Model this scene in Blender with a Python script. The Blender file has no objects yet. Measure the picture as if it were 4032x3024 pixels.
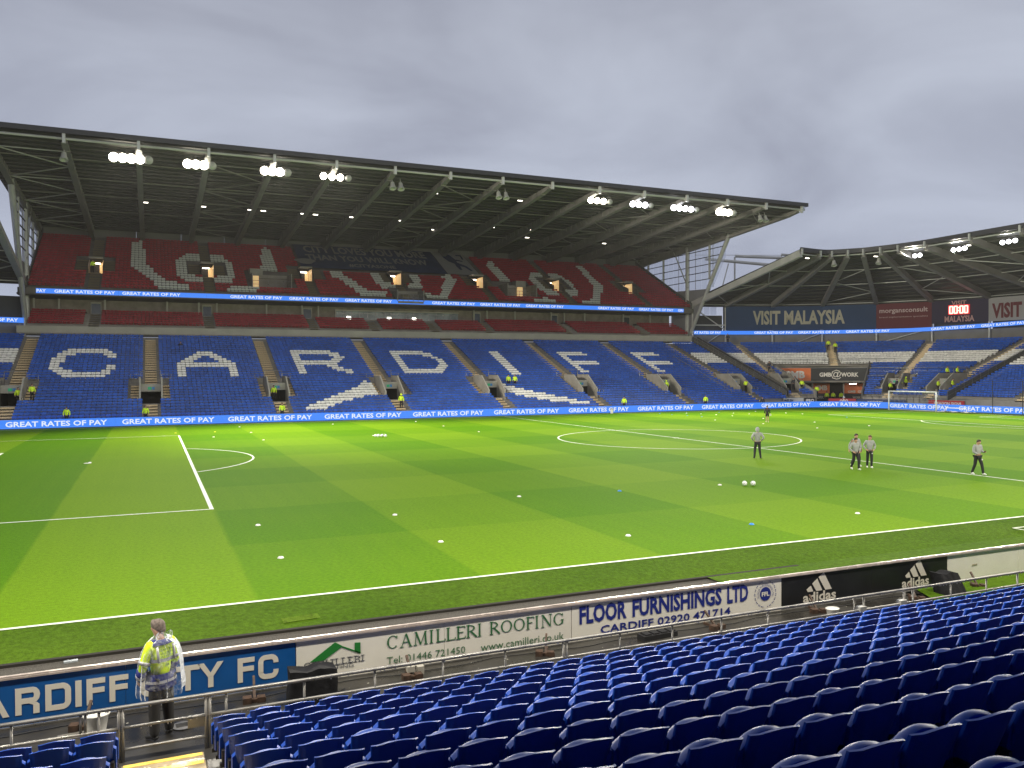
import bpy, math, random
import numpy as np
from mathutils import Vector, Matrix
random.seed(7); rng = np.random.default_rng(7)
S = bpy.context.scene
COL = S.collection
R = math.radians
pi = math.pi

# ------------------------------------------------------------------ camera
cam_d = bpy.data.cameras.new('camera'); cam = bpy.data.objects.new('camera', cam_d); COL.objects.link(cam)
yaw, pit, rol = 0.4122, -0.0155, -0.0039
fw = Vector((math.sin(yaw)*math.cos(pit), math.cos(yaw)*math.cos(pit), math.sin(pit)))
rt = Vector((math.cos(yaw), -math.sin(yaw), 0)); upv = rt.cross(fw)
rt2 = rt*math.cos(rol)+upv*math.sin(rol); up2 = -rt*math.sin(rol)+upv*math.cos(rol)
M = Matrix((rt2, up2, -fw)).transposed().to_4x4(); M.translation = Vector((14.405, -19.514, 5.227))
cam.matrix_world = M
cam_d.sensor_width = 36; cam_d.lens = 3251.3/4032*36; cam_d.clip_start = .1; cam_d.clip_end = 3000
S.camera = cam
S.render.resolution_x, S.render.resolution_y = 1024, 768
S.view_settings.view_transform = 'Standard'; S.view_settings.look = 'None'
S.view_settings.exposure = .15; S.view_settings.gamma = 1; S.view_settings.use_curve_mapping = False

# ------------------------------------------------------------------ sky
SKY = 1.0
W = bpy.data.worlds.new('World'); S.world = W; W.use_nodes = True
n = W.node_tree.nodes; l = W.node_tree.links
for a in list(n): n.remove(a)
out = n.new('ShaderNodeOutputWorld'); bg = n.new('ShaderNodeBackground'); bg.inputs[1].default_value = SKY
sky = n.new('ShaderNodeTexSky'); sky.sky_type = 'NISHITA'; sky.sun_disc = False
sky.sun_elevation = R(2.5); sky.sun_rotation = R(250); sky.dust_density = 2; sky.air_density = 1.5
skm = n.new('ShaderNodeVectorMath'); skm.operation = 'SCALE'; skm.inputs['Scale'].default_value = .08
l.new(sky.outputs[0], skm.inputs[0])
tc = n.new('ShaderNodeTexCoord'); sep = n.new('ShaderNodeSeparateXYZ'); l.new(tc.outputs['Generated'], sep.inputs[0])
za = n.new('ShaderNodeMath'); za.operation = 'MAXIMUM'; za.inputs[1].default_value = 0; l.new(sep.outputs[2], za.inputs[0])
zb = n.new('ShaderNodeMath'); zb.inputs[1].default_value = .22; l.new(za.outputs[0], zb.inputs[0])
dx = n.new('ShaderNodeMath'); dx.operation = 'DIVIDE'; l.new(sep.outputs[0], dx.inputs[0]); l.new(zb.outputs[0], dx.inputs[1])
dy = n.new('ShaderNodeMath'); dy.operation = 'DIVIDE'; l.new(sep.outputs[1], dy.inputs[0]); l.new(zb.outputs[0], dy.inputs[1])
cb = n.new('ShaderNodeCombineXYZ'); l.new(dx.outputs[0], cb.inputs[0]); l.new(dy.outputs[0], cb.inputs[1])
nz = n.new('ShaderNodeTexNoise'); nz.inputs['Scale'].default_value = 1.5; nz.inputs['Detail'].default_value = 5; nz.inputs['Roughness'].default_value = .5
nz.inputs['Distortion'].default_value = .5
l.new(cb.outputs[0], nz.inputs['Vector'])
cr = n.new('ShaderNodeValToRGB'); e = cr.color_ramp.elements
e[0].position = .36; e[0].color = (.315, .335, .415, 1); e[1].position = .64; e[1].color = (.47, .505, .60, 1)
l.new(nz.outputs[0], cr.inputs[0])
hz = n.new('ShaderNodeMapRange'); hz.inputs[1].default_value = .0; hz.inputs[2].default_value = .38; hz.inputs[3].default_value = .55; hz.inputs[4].default_value = 0; l.new(za.outputs[0], hz.inputs[0])
mxh = n.new('ShaderNodeMix'); mxh.data_type = 'RGBA'; l.new(hz.outputs[0], mxh.inputs[0]); l.new(cr.outputs[0], mxh.inputs[6]); mxh.inputs[7].default_value = (.40, .46, .62, 1)
mx = n.new('ShaderNodeMix'); mx.data_type = 'RGBA'; mx.inputs[0].default_value = .93
l.new(skm.outputs[0], mx.inputs[6]); l.new(mxh.outputs[2], mx.inputs[7])
l.new(mx.outputs[2], bg.inputs[0]); l.new(bg.outputs[0], out.inputs[0])

# overcast dusk: the cloud veil's last soft light
sd = bpy.data.lights.new('sun', 'SUN'); sd.energy = .5; sd.angle = R(40); sd.color = (1, .97, .93)
so = bpy.data.objects.new('sun', sd); COL.objects.link(so); so.rotation_euler = (R(-32), 0, R(15))
FLOOD = 25000.0       # watts of each far floodlight bank
NEARF = 6300.0
HAZE = .00012

# ------------------------------------------------------------------ materials
MATS = {}
def mat(name, col, rough=.6, metal=0, emis=None, es=1, spec=.5, noise=None, bump=None, coat=0, isl=0):
    if name in MATS: return MATS[name]
    m = bpy.data.materials.new(name); m.use_nodes = True; nt = m.node_tree
    b = nt.nodes['Principled BSDF']
    b.inputs['Base Color'].default_value = (*col, 1); b.inputs['Roughness'].default_value = rough
    b.inputs['Metallic'].default_value = metal; b.inputs['Specular IOR Level'].default_value = spec
    if coat: b.inputs['Coat Weight'].default_value = coat; b.inputs['Coat Roughness'].default_value = .1
    if emis: b.inputs['Emission Color'].default_value = (*emis, 1); b.inputs['Emission Strength'].default_value = es
    if noise:
        sc, amt = noise[:2]
        t = nt.nodes.new('ShaderNodeTexCoord'); q = nt.nodes.new('ShaderNodeTexNoise'); q.inputs['Scale'].default_value = sc; q.inputs['Detail'].default_value = 5
        nt.links.new(t.outputs['Object'], q.inputs['Vector'])
        r_ = nt.nodes.new('ShaderNodeMapRange'); r_.inputs[3].default_value = 1-amt; r_.inputs[4].default_value = 1+amt; r_.inputs[1].default_value = .3; r_.inputs[2].default_value = .7
        nt.links.new(q.outputs[0], r_.inputs[0])
        v = nt.nodes.new('ShaderNodeVectorMath'); v.operation = 'SCALE'; v.inputs[0].default_value = col; nt.links.new(r_.outputs[0], v.inputs['Scale'])
        nt.links.new(v.outputs[0], b.inputs['Base Color'])
        if len(noise) > 2:
            r2 = nt.nodes.new('ShaderNodeMapRange'); r2.inputs[1].default_value = .35; r2.inputs[2].default_value = .65; r2.inputs[3].default_value = noise[2]; r2.inputs[4].default_value = noise[3]
            nt.links.new(q.outputs[0], r2.inputs[0]); nt.links.new(r2.outputs[0], b.inputs['Roughness'])
    if bump:
        t = nt.nodes.new('ShaderNodeTexCoord'); q = nt.nodes.new('ShaderNodeTexNoise'); q.inputs['Scale'].default_value = bump[0]; q.inputs['Detail'].default_value = 4
        nt.links.new(t.outputs['Object'], q.inputs['Vector']); bp = nt.nodes.new('ShaderNodeBump'); bp.inputs['Strength'].default_value = bump[1]; bp.inputs['Distance'].default_value = bump[2]
        nt.links.new(q.outputs[0], bp.inputs['Height']); nt.links.new(bp.outputs[0], b.inputs['Normal'])
    if isl:
        g = nt.nodes.new('ShaderNodeNewGeometry'); r3 = nt.nodes.new('ShaderNodeMapRange'); r3.inputs[3].default_value = 1-isl; r3.inputs[4].default_value = 1+isl; nt.links.new(g.outputs['Random Per Island'], r3.inputs[0])
        v2 = nt.nodes.new('ShaderNodeVectorMath'); v2.operation = 'SCALE'; nt.links.new(r3.outputs[0], v2.inputs['Scale'])
        if b.inputs['Base Color'].links: nt.links.new(b.inputs['Base Color'].links[0].from_socket, v2.inputs[0])
        else: v2.inputs[0].default_value = col
        nt.links.new(v2.outputs[0], b.inputs['Base Color'])
    MATS[name] = m; return m

concrete = mat('concrete', (.27, .25, .215), .75, noise=(.8, .18))
conc_dark = mat('concrete_dark', (.13, .12, .105), .8, noise=(1.1, .2))
conc_pale = mat('concrete_pale', (.42, .40, .34), .7, noise=(.6, .1))
step_m = mat('step_timber', (.42, .31, .15), .6, noise=(1.5, .2))
steel = mat('steel_grey', (.19, .18, .165), .55, 0, noise=(.5, .12))
steel_pale = mat('steel_pale', (.42, .42, .40), .45, .2, noise=(.6, .1))
galv = mat('galvanised', (.29, .28, .265), .42, .6, noise=(3, .2, .25, .5))
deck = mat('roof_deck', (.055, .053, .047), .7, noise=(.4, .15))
dark = mat('inner_shade', (.045, .042, .038), .8)  # dark colour on inner walls stands in for shade inside the openings
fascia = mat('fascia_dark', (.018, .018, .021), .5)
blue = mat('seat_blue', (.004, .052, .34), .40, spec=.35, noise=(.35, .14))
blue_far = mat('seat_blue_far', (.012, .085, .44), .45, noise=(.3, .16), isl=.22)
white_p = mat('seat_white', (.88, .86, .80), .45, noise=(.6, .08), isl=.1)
red_p = mat('seat_red', (.29, .018, .024), .5, noise=(.4, .15), isl=.2)
black = mat('black_matt', (.012, .012, .014), .6)
sheet = mat('rain_cover', (.012, .012, .014), .85, spec=.15, noise=(4, .3), bump=(9, .7, .02))
brickw = mat('rear_wall', (.26, .225, .18), .8, noise=(1.2, .25))
cladding = mat('cladding_grey', (.22, .22, .21), .6, noise=(.3, .1))
glass_dark = mat('window_glass', (.06, .075, .08), .08, noise=(.8, .4))
warm = mat('corridor_glow', (.9, .7, .4), .5, emis=(1, .62, .25), es=.42)  # walls and doorways glow by themselves in place of corridor lamps
tube_l = mat('tube_light', (1, 1, 1), .5, emis=(1, .85, .75), es=8)
small_l = mat('roof_light', (1, 1, 1), .5, emis=(1, .93, .8), es=5)
flood_m = mat('flood_lens', (1, 1, 1), .5, emis=(1, .93, .76), es=18)
flood_c = mat('flood_lens_cool', (1, 1, 1), .5, emis=(.93, .93, 1), es=12)
hiviz = mat('hi_vis_yellow', (.62, .85, .02), .6, emis=(.5, .8, .0), es=.0)
rusty = mat('rusty_iron', (.055, .03, .018), .7, noise=(14, .5))
wplast = mat('white_plastic', (.75, .74, .70), .3)
net_m = mat('net_black', (.02, .02, .02), .7)
white_paint = mat('white_paint', (.9, .9, .88), .4)
LEDB = (.045, .225, .90); LEDW = (.80, .88, 1.0)
led_m = mat('led_blue', (.01, .03, .1), .5, emis=LEDB, es=.92)
led_w = mat('led_text', (.05, .05, .05), .5, emis=LEDW, es=.85)
led_red = mat('led_red', (.1, 0, 0), .5, emis=(1, .35, .28), es=3.2)
led_rim = mat('led_red_halo', (.1, 0, 0), .5, emis=(1, .01, .02), es=1.0)

def grass_mat(name, dk, lt, mow=True, bstr=.5):
    m = bpy.data.materials.new(name); m.use_nodes = True; nt = m.node_tree; N = nt.nodes.new; L = nt.links.new
    b = nt.nodes['Principled BSDF']; b.inputs['Roughness'].default_value = .75; b.inputs['Specular IOR Level'].default_value = .02
    t = N('ShaderNodeTexCoord'); sp = N('ShaderNodeSeparateXYZ'); L(t.outputs['Object'], sp.inputs[0])
    def math_(op, a, c=None, clamp=False):
        q = N('ShaderNodeMath'); q.operation = op; q.use_clamp = clamp
        for i, v in enumerate((a, c)):
            if v is None: continue
            if isinstance(v, (int, float)): q.inputs[i].default_value = v
            else: L(v, q.inputs[i])
        return q.outputs[0]
    nb = N('ShaderNodeTexNoise'); nb.inputs['Scale'].default_value = .25; nb.inputs['Detail'].default_value = 6; L(t.outputs['Object'], nb.inputs['Vector'])
    nf = N('ShaderNodeTexNoise'); nf.inputs['Scale'].default_value = 9; nf.inputs['Detail'].default_value = 8; nf.inputs['Roughness'].default_value = .7; L(t.outputs['Object'], nf.inputs['Vector'])
    if mow:
        wob = math_('MULTIPLY', math_('SUBTRACT', nb.outputs[0], .5), .12)
        def band(c, w, off, sharp):
            s_ = math_('SINE', math_('MULTIPLY', math_('ADD', math_('ADD', c, wob), off), pi/w))
            return math_('ADD', math_('MULTIPLY', s_, sharp), .5, True)
        bx = band(sp.outputs[0], 5.53, 0, 14); by = band(sp.outputs[1], 6.8, 0.2, 14)
        far = math_('GREATER_THAN', sp.outputs[0], 16.5)
        near = math_('LESS_THAN', sp.outputs[0], 86.9)
        my = math_('MULTIPLY', math_('MULTIPLY', far, near), .36)
        fac = math_('ADD', math_('MULTIPLY', bx, math_('SUBTRACT', 1, my)), math_('MULTIPLY', by, my))
        # faint wheel lines inside the bands
        ln = math_('MULTIPLY', math_('SINE', math_('MULTIPLY', sp.outputs[0], 7.0)), .035)
        fac = math_('ADD', fac, ln)
        fac = math_('ADD', math_('MULTIPLY', fac, .92), math_('MULTIPLY', math_('SUBTRACT', nb.outputs[0], .45), .45), True)
    else:
        fac = math_('MULTIPLY', math_('SUBTRACT', nb.outputs[0], .25), 2, True)
    c = N('ShaderNodeMix'); c.data_type = 'RGBA'; L(fac, c.inputs[0]); c.inputs[6].default_value = (*dk, 1); c.inputs[7].default_value = (*lt, 1)
    v = N('ShaderNodeVectorMath'); v.operation = 'SCALE'; L(c.outputs[2], v.inputs[0])
    mr = N('ShaderNodeMapRange'); mr.inputs[1].default_value = .3; mr.inputs[2].default_value = .7; mr.inputs[3].default_value = .76 if mow else .62; mr.inputs[4].default_value = 1.22 if mow else 1.34
    L(nf.outputs[0], mr.inputs[0]); L(mr.outputs[0], v.inputs['Scale']); L(v.outputs[0], b.inputs['Base Color'])
    bp = N('ShaderNodeBump'); bp.inputs['Strength'].default_value = bstr; bp.inputs['Distance'].default_value = .02; nf2 = N('ShaderNodeTexNoise'); nf2.inputs['Scale'].default_value = 30; L(t.outputs['Object'], nf2.inputs['Vector'])
    L(nf2.outputs[0], bp.inputs['Height']); L(bp.outputs[0], b.inputs['Normal'])
    return m
pitch_m = grass_mat('pitch_grass', (.066, .170, .0002), (.118, .225, .004))
verge_m = grass_mat('verge_turf', (.038, .084, .004), (.070, .128, .009), False, .9)

# ------------------------------------------------------------------ mesh builder
class MB:
    def __init__(s): s.v = []; s.f = []; s.m = []
    def add(s, vs, fs, mi=0):
        b = len(s.v); s.v += [tuple(a) for a in vs]; s.f += [tuple(i+b for i in f) for f in fs]; s.m += [mi]*len(fs); return s
    def box(s, x0, y0, z0, x1, y1, z1, mi=0):
        v = [(x, y, z) for x in (x0, x1) for y in (y0, y1) for z in (z0, z1)]
        return s.add(v, [(0, 1, 3, 2), (4, 6, 7, 5), (0, 4, 5, 1), (2, 3, 7, 6), (0, 2, 6, 4), (1, 5, 7, 3)], mi)
    def beam(s, p, q, w, h, mi=0, up=(0, 0, 1)):
        p = Vector(p); q = Vector(q); d = (q-p).normalized(); u = Vector(up)
        r = d.cross(u)
        if r.length < 1e-4: r = d.cross(Vector((1, 0, 0)))
        r.normalize(); u = r.cross(d).normalized(); v = []
        for c in (p, q):
            for a, b in ((-1, -1), (1, -1), (1, 1), (-1, 1)): v.append(c+r*a*w/2+u*b*h/2)
        return s.add(v, [(0, 3, 2, 1), (4, 5, 6, 7), (0, 1, 5, 4), (1, 2, 6, 5), (2, 3, 7, 6), (3, 0, 4, 7)], mi)
    def tube(s, pts, r, n=8, mi=0, cap=True):
        pts = [Vector(p) for p in pts]; rings = []
        rr = r if isinstance(r, (list, tuple)) else [r]*len(pts)
        for i, p in enumerate(pts):
            d = (pts[min(i+1, len(pts)-1)]-pts[max(i-1, 0)]).normalized()
            a = d.orthogonal().normalized() if i == 0 else (a0-d*a0.dot(d)).normalized()
            a0 = a; b = d.cross(a); rings.append([p+(a*math.cos(2*pi*k/n)+b*math.sin(2*pi*k/n))*rr[i] for k in range(n)])
        v = [x for g in rings for x in g]; f = []
        for i in range(len(pts)-1):
            for k in range(n): f.append((i*n+k, i*n+(k+1) % n, (i+1)*n+(k+1) % n, (i+1)*n+k))
        if cap: f.append(tuple(range(n-1, -1, -1))); f.append(tuple((len(pts)-1)*n+k for k in range(n)))
        return s.add(v, f, mi)
    def prism(s, poly, d, mi=0):         # poly: 3-D points of a planar outline, d: offset vector
        n = len(poly); d = Vector(d); v = [Vector(p) for p in poly]; v += [p+d for p in v]
        f = [tuple(range(n-1, -1, -1)), tuple(range(n, 2*n))]+[(i, (i+1) % n, (i+1) % n+n, i+n) for i in range(n)]
        return s.add(v, f, mi)
    def grid(s, P, mi=0, closed=False):  # P[i][j]
        h, w = len(P), len(P[0]); v = [p for r_ in P for p in r_]
        f = [(i*w+j, i*w+(j+1) % w, (i+1)*w+(j+1) % w, (i+1)*w+j) for i in range(h-1) for j in range(w if closed else w-1)]
        return s.add(v, f, mi)
    def lathe(s, prof, n=16, c=(0, 0, 0), mi=0, sx=1, sy=1):
        P = [[(c[0]+r_*sx*math.cos(2*pi*k/n), c[1]+r_*sy*math.sin(2*pi*k/n), c[2]+z) for k in range(n)] for r_, z in prof]
        return s.grid(P, mi, True)
    def mesh(s, name, mats, smooth=False):
        me = bpy.data.meshes.new(name); me.from_pydata(s.v, [], s.f)
        for m in (mats if isinstance(mats, (list, tuple)) else [mats]): me.materials.append(m)
        if len(set(s.m)) > 1 or (s.m and s.m[0]): me.polygons.foreach_set('material_index', s.m)
        if smooth: me.polygons.foreach_set('use_smooth', [True]*len(s.f))
        me.update(); return me
def obj(name, mb, mats, parent=None, smooth=False, loc=None, rot=None):
    me = mb if isinstance(mb, bpy.types.Mesh) else mb.mesh(name, mats, smooth)
    o = bpy.data.objects.new(name, me); COL.objects.link(o)
    if parent: o.parent = parent
    if loc is not None: o.location = loc
    if rot is not None: o.rotation_euler = rot
    return o
def tag(o, label=None, cat=None, group=None, kind=None):
    for k, v in (('label', label), ('category', cat), ('group', group), ('kind', kind)):
        if v: o[k] = v
    return o
def thing(name, label, cat, loc=(0, 0, 0), rot=(0, 0, 0), group=None):
    o = bpy.data.objects.new(name, None); COL.objects.link(o); o.location = loc; o.rotation_euler = rot; o.empty_display_size = .2
    return tag(o, label, cat, group)
def local(mb, loc):                      # shift absolute coordinates into an Empty's frame
    mb.v = [(x-loc[0], y-loc[1], z-loc[2]) for x, y, z in mb.v]; return mb
def copy_tree(o, parent=None):
    c = o.copy(); COL.objects.link(c); c.parent = parent
    for ch in o.children: copy_tree(ch, c)
    return c

# lettering: text outlines turned into flat print on a plane
_tc = {}
def text_geo(txt, bold=0.0, res=2):
    key = (txt, bold)
    if key in _tc: return _tc[key]
    cu = bpy.data.curves.new('t', 'FONT'); cu.body = txt; cu.resolution_u = res; cu.offset = bold; cu.fill_mode = 'FRONT'
    o = bpy.data.objects.new('t', cu); COL.objects.link(o)
    dg = bpy.context.evaluated_depsgraph_get(); me = bpy.data.meshes.new_from_object(o.evaluated_get(dg))
    v = np.array([tuple(p.co)[:2] for p in me.vertices]); f = [tuple(p.vertices) for p in me.polygons]
    bpy.data.objects.remove(o); bpy.data.curves.remove(cu); bpy.data.meshes.remove(me)
    mn = v.min(0); mxx = v.max(0); v = (v-mn)/(mxx-mn)
    _tc[key] = (v, f); return _tc[key]
def text_on(mb, txt, p0, ux, uz, w, h, bold=0.0, mi=0, curve=None, shear=0):
    v, f = text_geo(txt, bold)
    if curve: vs = [curve(a*w, b*h) for a, b in v]
    else: p0 = Vector(p0); ux = Vector(ux); uz = Vector(uz); vs = [p0+ux*(a*w+b*h*shear)+uz*b*h for a, b in v]
    return mb.add(vs, f, mi)

# ------------------------------------------------------------------ ground, pitch, markings
L_, W_ = 103.4, 68.0
mb = MB(); mb.add([(-400, -400, -.42), (500, -400, -.42), (500, 500, -.42), (-400, 500, -.42)], [(0, 1, 2, 3)])
tag(obj('ground', mb, mat('outer_ground', (.10, .10, .095), .9, noise=(.05, .2))), kind='structure')
mb = MB()
xs = [-6+i*4 for i in range(30)]
P = [[(x, y, z) for x in xs] for y, z in ((0, 0), (36, 0), (73, 0))]
mb.grid(P); tag(obj('pitch', mb, pitch_m), kind='structure')
mb = MB(); P = [[(x, y, z) for x in [-40]+xs+[130]] for y, z in ((-1.5, -.25), (-1.0, -.15), (-.12, -.004), (.0, .0))]
mb.grid(P); mb.prism([(-40, -1.5, -.25), (130, -1.5, -.25), (130, -1.5, -.31), (-40, -1.5, -.31)], (0, .02, 0))
# turf laid right up to the hoardings further along the line
mb.add([(27.85, -4.66, -.262), (27.85, -1.5, -.246), (130, -1.5, -.246), (130, -4.66, -.262)], [(0, 3, 2, 1)])
mb.add([(31.0, -6.6, -.27), (31.9, -4.66, -.262), (130, -4.66, -.262), (130, -6.6, -.27)], [(0, 3, 2, 1)])
mb.add([(103, 0, .002), (125, 0, .002), (125, 73, .002), (103, 73, .002)], [(0, 1, 2, 3)])
tag(obj('turf_verge', mb, verge_m), kind='structure')

mb = MB(); LW = .12; z = .008
def strip(x0, y0, x1, y1): mb.add([(x0, y0, z), (x1, y0, z), (x1, y1, z), (x0, y1, z)], [(0, 1, 2, 3)])
def arc(cx, cy, r, a0, a1, n=48, w=LW):
    P = [[(cx+(r+q)*math.cos(a0+(a1-a0)*i/n), cy+(r+q)*math.sin(a0+(a1-a0)*i/n), z) for i in range(n+1)] for q in (-w/2, w/2)]; mb.grid(P)
c = W_/2
strip(0, -.06, L_, .06); strip(0, W_-.1, L_, W_+.02); strip(-.06, .06, .06, W_-.1); strip(L_-.06, .06, L_+.06, W_-.1); strip(L_/2-.06, .06, L_/2+.06, W_-.1)
for s in (0, 1):
    X = lambda v: v if s == 0 else L_-v
    for d, w2 in ((16.5, 20.15), (5.5, 9.16)):
        a, b = sorted((X(d-.09), X(d+.06))); strip(a, c-w2, b, c+w2)
        a, b = sorted((X(.06), X(d-.09))); strip(a, c-w2, b, c-w2+LW); strip(a, c+w2-LW, b, c+w2)
    th = math.acos(5.5/9.15)-.012
    arc(X(11), c, 9.15, *((-th, th) if s == 0 else (pi-th, pi+th)))
    arc(X(11), c, .11, 0, 2*pi, 12, .2)
arc(L_/2, c, 9.15, 0, 2*pi, 96); arc(L_/2, c, .12, 0, 2*pi, 12, .2)
for cx, a in ((0, 0), (L_, pi/2)): arc(cx, 0, 1, a, a+pi/2, 10)
arc(0, W_, 1, -pi/2, 0, 10); arc(L_, W_, 1, pi, 1.5*pi, 10)
z = -.09; strip(40.8, -1.0, 44, -.93); strip(40.8, -1.6, 40.87, -1.0); z = .008   # technical-area corner mark
lm = mat('line_paint', (.66, .70, .58), .7, noise=(12, .22))
tag(obj('pitch_markings', mb, lm), kind='structure')

GZ = -.3
mb = MB(); mb.add([(-40, -9, GZ), (31.0, -9, GZ), (31.9, -1.48, GZ), (-40, -1.48, GZ)], [(0, 1, 2, 3)])
mb.add([(31.0, -9, GZ-.002), (130, -9, GZ-.002), (130, -4, GZ-.002), (31.9, -4, GZ-.002)], [(0, 1, 2, 3)])
wet = mat('wet_tarmac', (.026, .024, .021), .4, noise=(1.1, .3, .12, .6), bump=(40, .35, .01))
tag(obj('perimeter_track', mb, wet), kind='structure')
mb = MB(); mb.box(-40, -1.62, GZ, 31.0, -1.505, -.245)
tag(obj('turf_kerb', mb, mat('kerb_rubber', (.03, .028, .025), .9, spec=.1)), kind='structure')
# gritty strip in front of hoardings
mb = MB(); mb.add([(-40, -4.66, GZ+.004), (27.8, -4.66, GZ+.004), (28.6, -1.63, GZ+.004), (-40, -1.63, GZ+.004)], [(0, 1, 2, 3)])
tag(obj('grit_strip', mb, mat('grit', (.075, .070, .062), .9, spec=.1, noise=(34, .45), bump=(60, .8, .02))), kind='structure')

# ------------------------------------------------------------------ the bowl's plan
CX, CY, R0 = 96.0, 59.5, 12.0
TR, RI, Z0, Y0 = .72, .274, .9, 71.5
def surf(s): return Z0+.38*s
def P_arc(th, s, z):                # th in degrees from +y
    a = R(th); return (CX+(R0+s)*math.sin(a), CY+(R0+s)*math.cos(a), z)
def tunnel_left(s): return 27-.76*s
TUN_S, TUN_R = 12.6, 52.0
main_aisles = [1.55, 14.4, 27.4, 40.45, 53.4, 66.4, 79.4, 91.5]
corner_aisles = [14.3, 40.5, 66.0]; straight_aisles = [59.5, 46.5, 33.5]
VS0, VS1 = 2.9, 7.9                  # vomitory well from/to
MIR = 98.6
def mirror(pt): return (MIR-pt[0], pt[1], pt[2])

main = thing('main_stand', 'long grandstand across the pitch with red upper seats and dark cantilever roof', 'grandstand')
end = thing('corner_stand', 'curved end stand at right under a fan of dark roof beams', 'grandstand')
left = thing('far_left_stand', 'sliver of another stand at the left edge beyond the main stand', 'grandstand')

mb = MB()
NR = 32
def treads(mb, pos, u0, u1, r, holes=()):
    s0, s1 = r*TR, (r+1)*TR; z = surf(s0); zn = surf(s1)
    us = [u0]+[b for h in holes for b in h if u0 < b < u1]+[u1]
    for a, b in zip(us, us[1:]):
        m_ = (a+b)/2
        if any(h[0] < m_ < h[1] for h in holes): continue
        mb.add([pos(a, s0, z), pos(b, s0, z), pos(b, s1, z), pos(a, s1, z)], [(0, 1, 2, 3)])
        mb.add([pos(a, s1, z), pos(b, s1, z), pos(b, s1, zn), pos(a, s1, zn)], [(0, 1, 2, 3)])
pm = lambda u, s, z: (u, Y0+s, z)
ps = lambda u, s, z: (CX+R0+s, u, z)
for r in range(-2, NR):
    inv = VS0-.1 < r*TR+.36 < VS1
    treads(mb, pm, -12, 96, r, [(a-.98, a+.98) for a in main_aisles] if inv else [])
mb.prism([(-12, Y0-1.44, -.3), (96, Y0-1.44, -.3), (96, Y0-1.44, surf(-1.44)), (-12, Y0-1.44, surf(-1.44))], (0, -.06, 0))
obj('lower_terrace', mb, concrete, main)
mb = MB()
for r in range(2, NR):
    s = r*TR; inv = VS0-.1 < s+.36 < VS1
    th = 0.0; steps = np.linspace(0, 90, 46)
    holes = []
    if s < TUN_S: holes.append((tunnel_left(s), TUN_R))
    if inv:
        d = math.degrees(.98/(R0+s)); holes += [(66-d, 66+d)]
        holes += [(14.3-d, 14.3+d)]
    for a, b in zip(steps, steps[1:]): treads(mb, P_arc, a, b, r, [(max(h[0], a), min(h[1], b)) for h in holes if h[0] < b and h[1] > a])
    treads(mb, ps, 20, 59.5, r, [(59.5-.98, 59.5)] if inv else [])
for a, b in zip(steps, steps[1:]):
    if b <= tunnel_left(0) or a >= TUN_R: mb.add([P_arc(a, 2*TR, 0), P_arc(b, 2*TR, 0), P_arc(b, 2*TR, surf(2*TR)), P_arc(a, 2*TR, surf(2*TR))], [(0, 1, 2, 3)])
mb.add([ps(20, 2*TR, 0), ps(59.5, 2*TR, 0), ps(59.5, 2*TR, surf(2*TR)), ps(20, 2*TR, surf(2*TR))], [(0, 1, 2, 3)])
obj('lower_terrace', mb, concrete, end)

def stf(*a, **k):
    o = obj(*a, **k); o['kind'] = 'stuff'; return o
# gangway stairs (two steps to a row)
def stairs(pos, u, hw, r0, r1, parent, du=lambda s: 1.0):
    mb = MB()
    for r in range(r0, r1):
        s0 = r*TR
        if VS0-.1 < s0+.36 < VS1 and hw < .9 and parent is not None: continue
        for k in (0, 1):
            a, b = s0+k*TR/2, s0+TR; z = surf(s0)+RI*(k+1)/2*1.0-.06+.004*k; d = hw/du(a)
            z = surf(s0)+(.03 if k == 0 else RI/2+.03)
            v = [pos(u-d, a, z-.16), pos(u+d, a, z-.16), pos(u+d, a, z), pos(u-d, a, z), pos(u+d, b, z), pos(u-d, b, z)]
            mb.add(v, [(0, 1, 2, 3)], 1); mb.add([v[3], v[2], v[4], v[5]], [(0, 1, 2, 3)], 0)
            mb.add([pos(u-d, a, z-.16), pos(u-d, a, z), pos(u-d, b, z), pos(u-d, b, z-.16)], [(0, 1, 2, 3)], 0)
            mb.add([pos(u+d, a, z-.16), pos(u+d, a, z), pos(u+d, b, z), pos(u+d, b, z-.16)], [(0, 1, 2, 3)], 0)
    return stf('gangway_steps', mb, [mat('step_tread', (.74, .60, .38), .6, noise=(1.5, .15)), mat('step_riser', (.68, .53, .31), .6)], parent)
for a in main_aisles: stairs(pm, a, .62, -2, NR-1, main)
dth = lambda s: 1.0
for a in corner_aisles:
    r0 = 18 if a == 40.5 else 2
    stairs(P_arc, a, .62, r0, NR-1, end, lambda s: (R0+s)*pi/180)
for a in straight_aisles: stairs(ps, a, .62, 2, NR-1, end)

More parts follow.
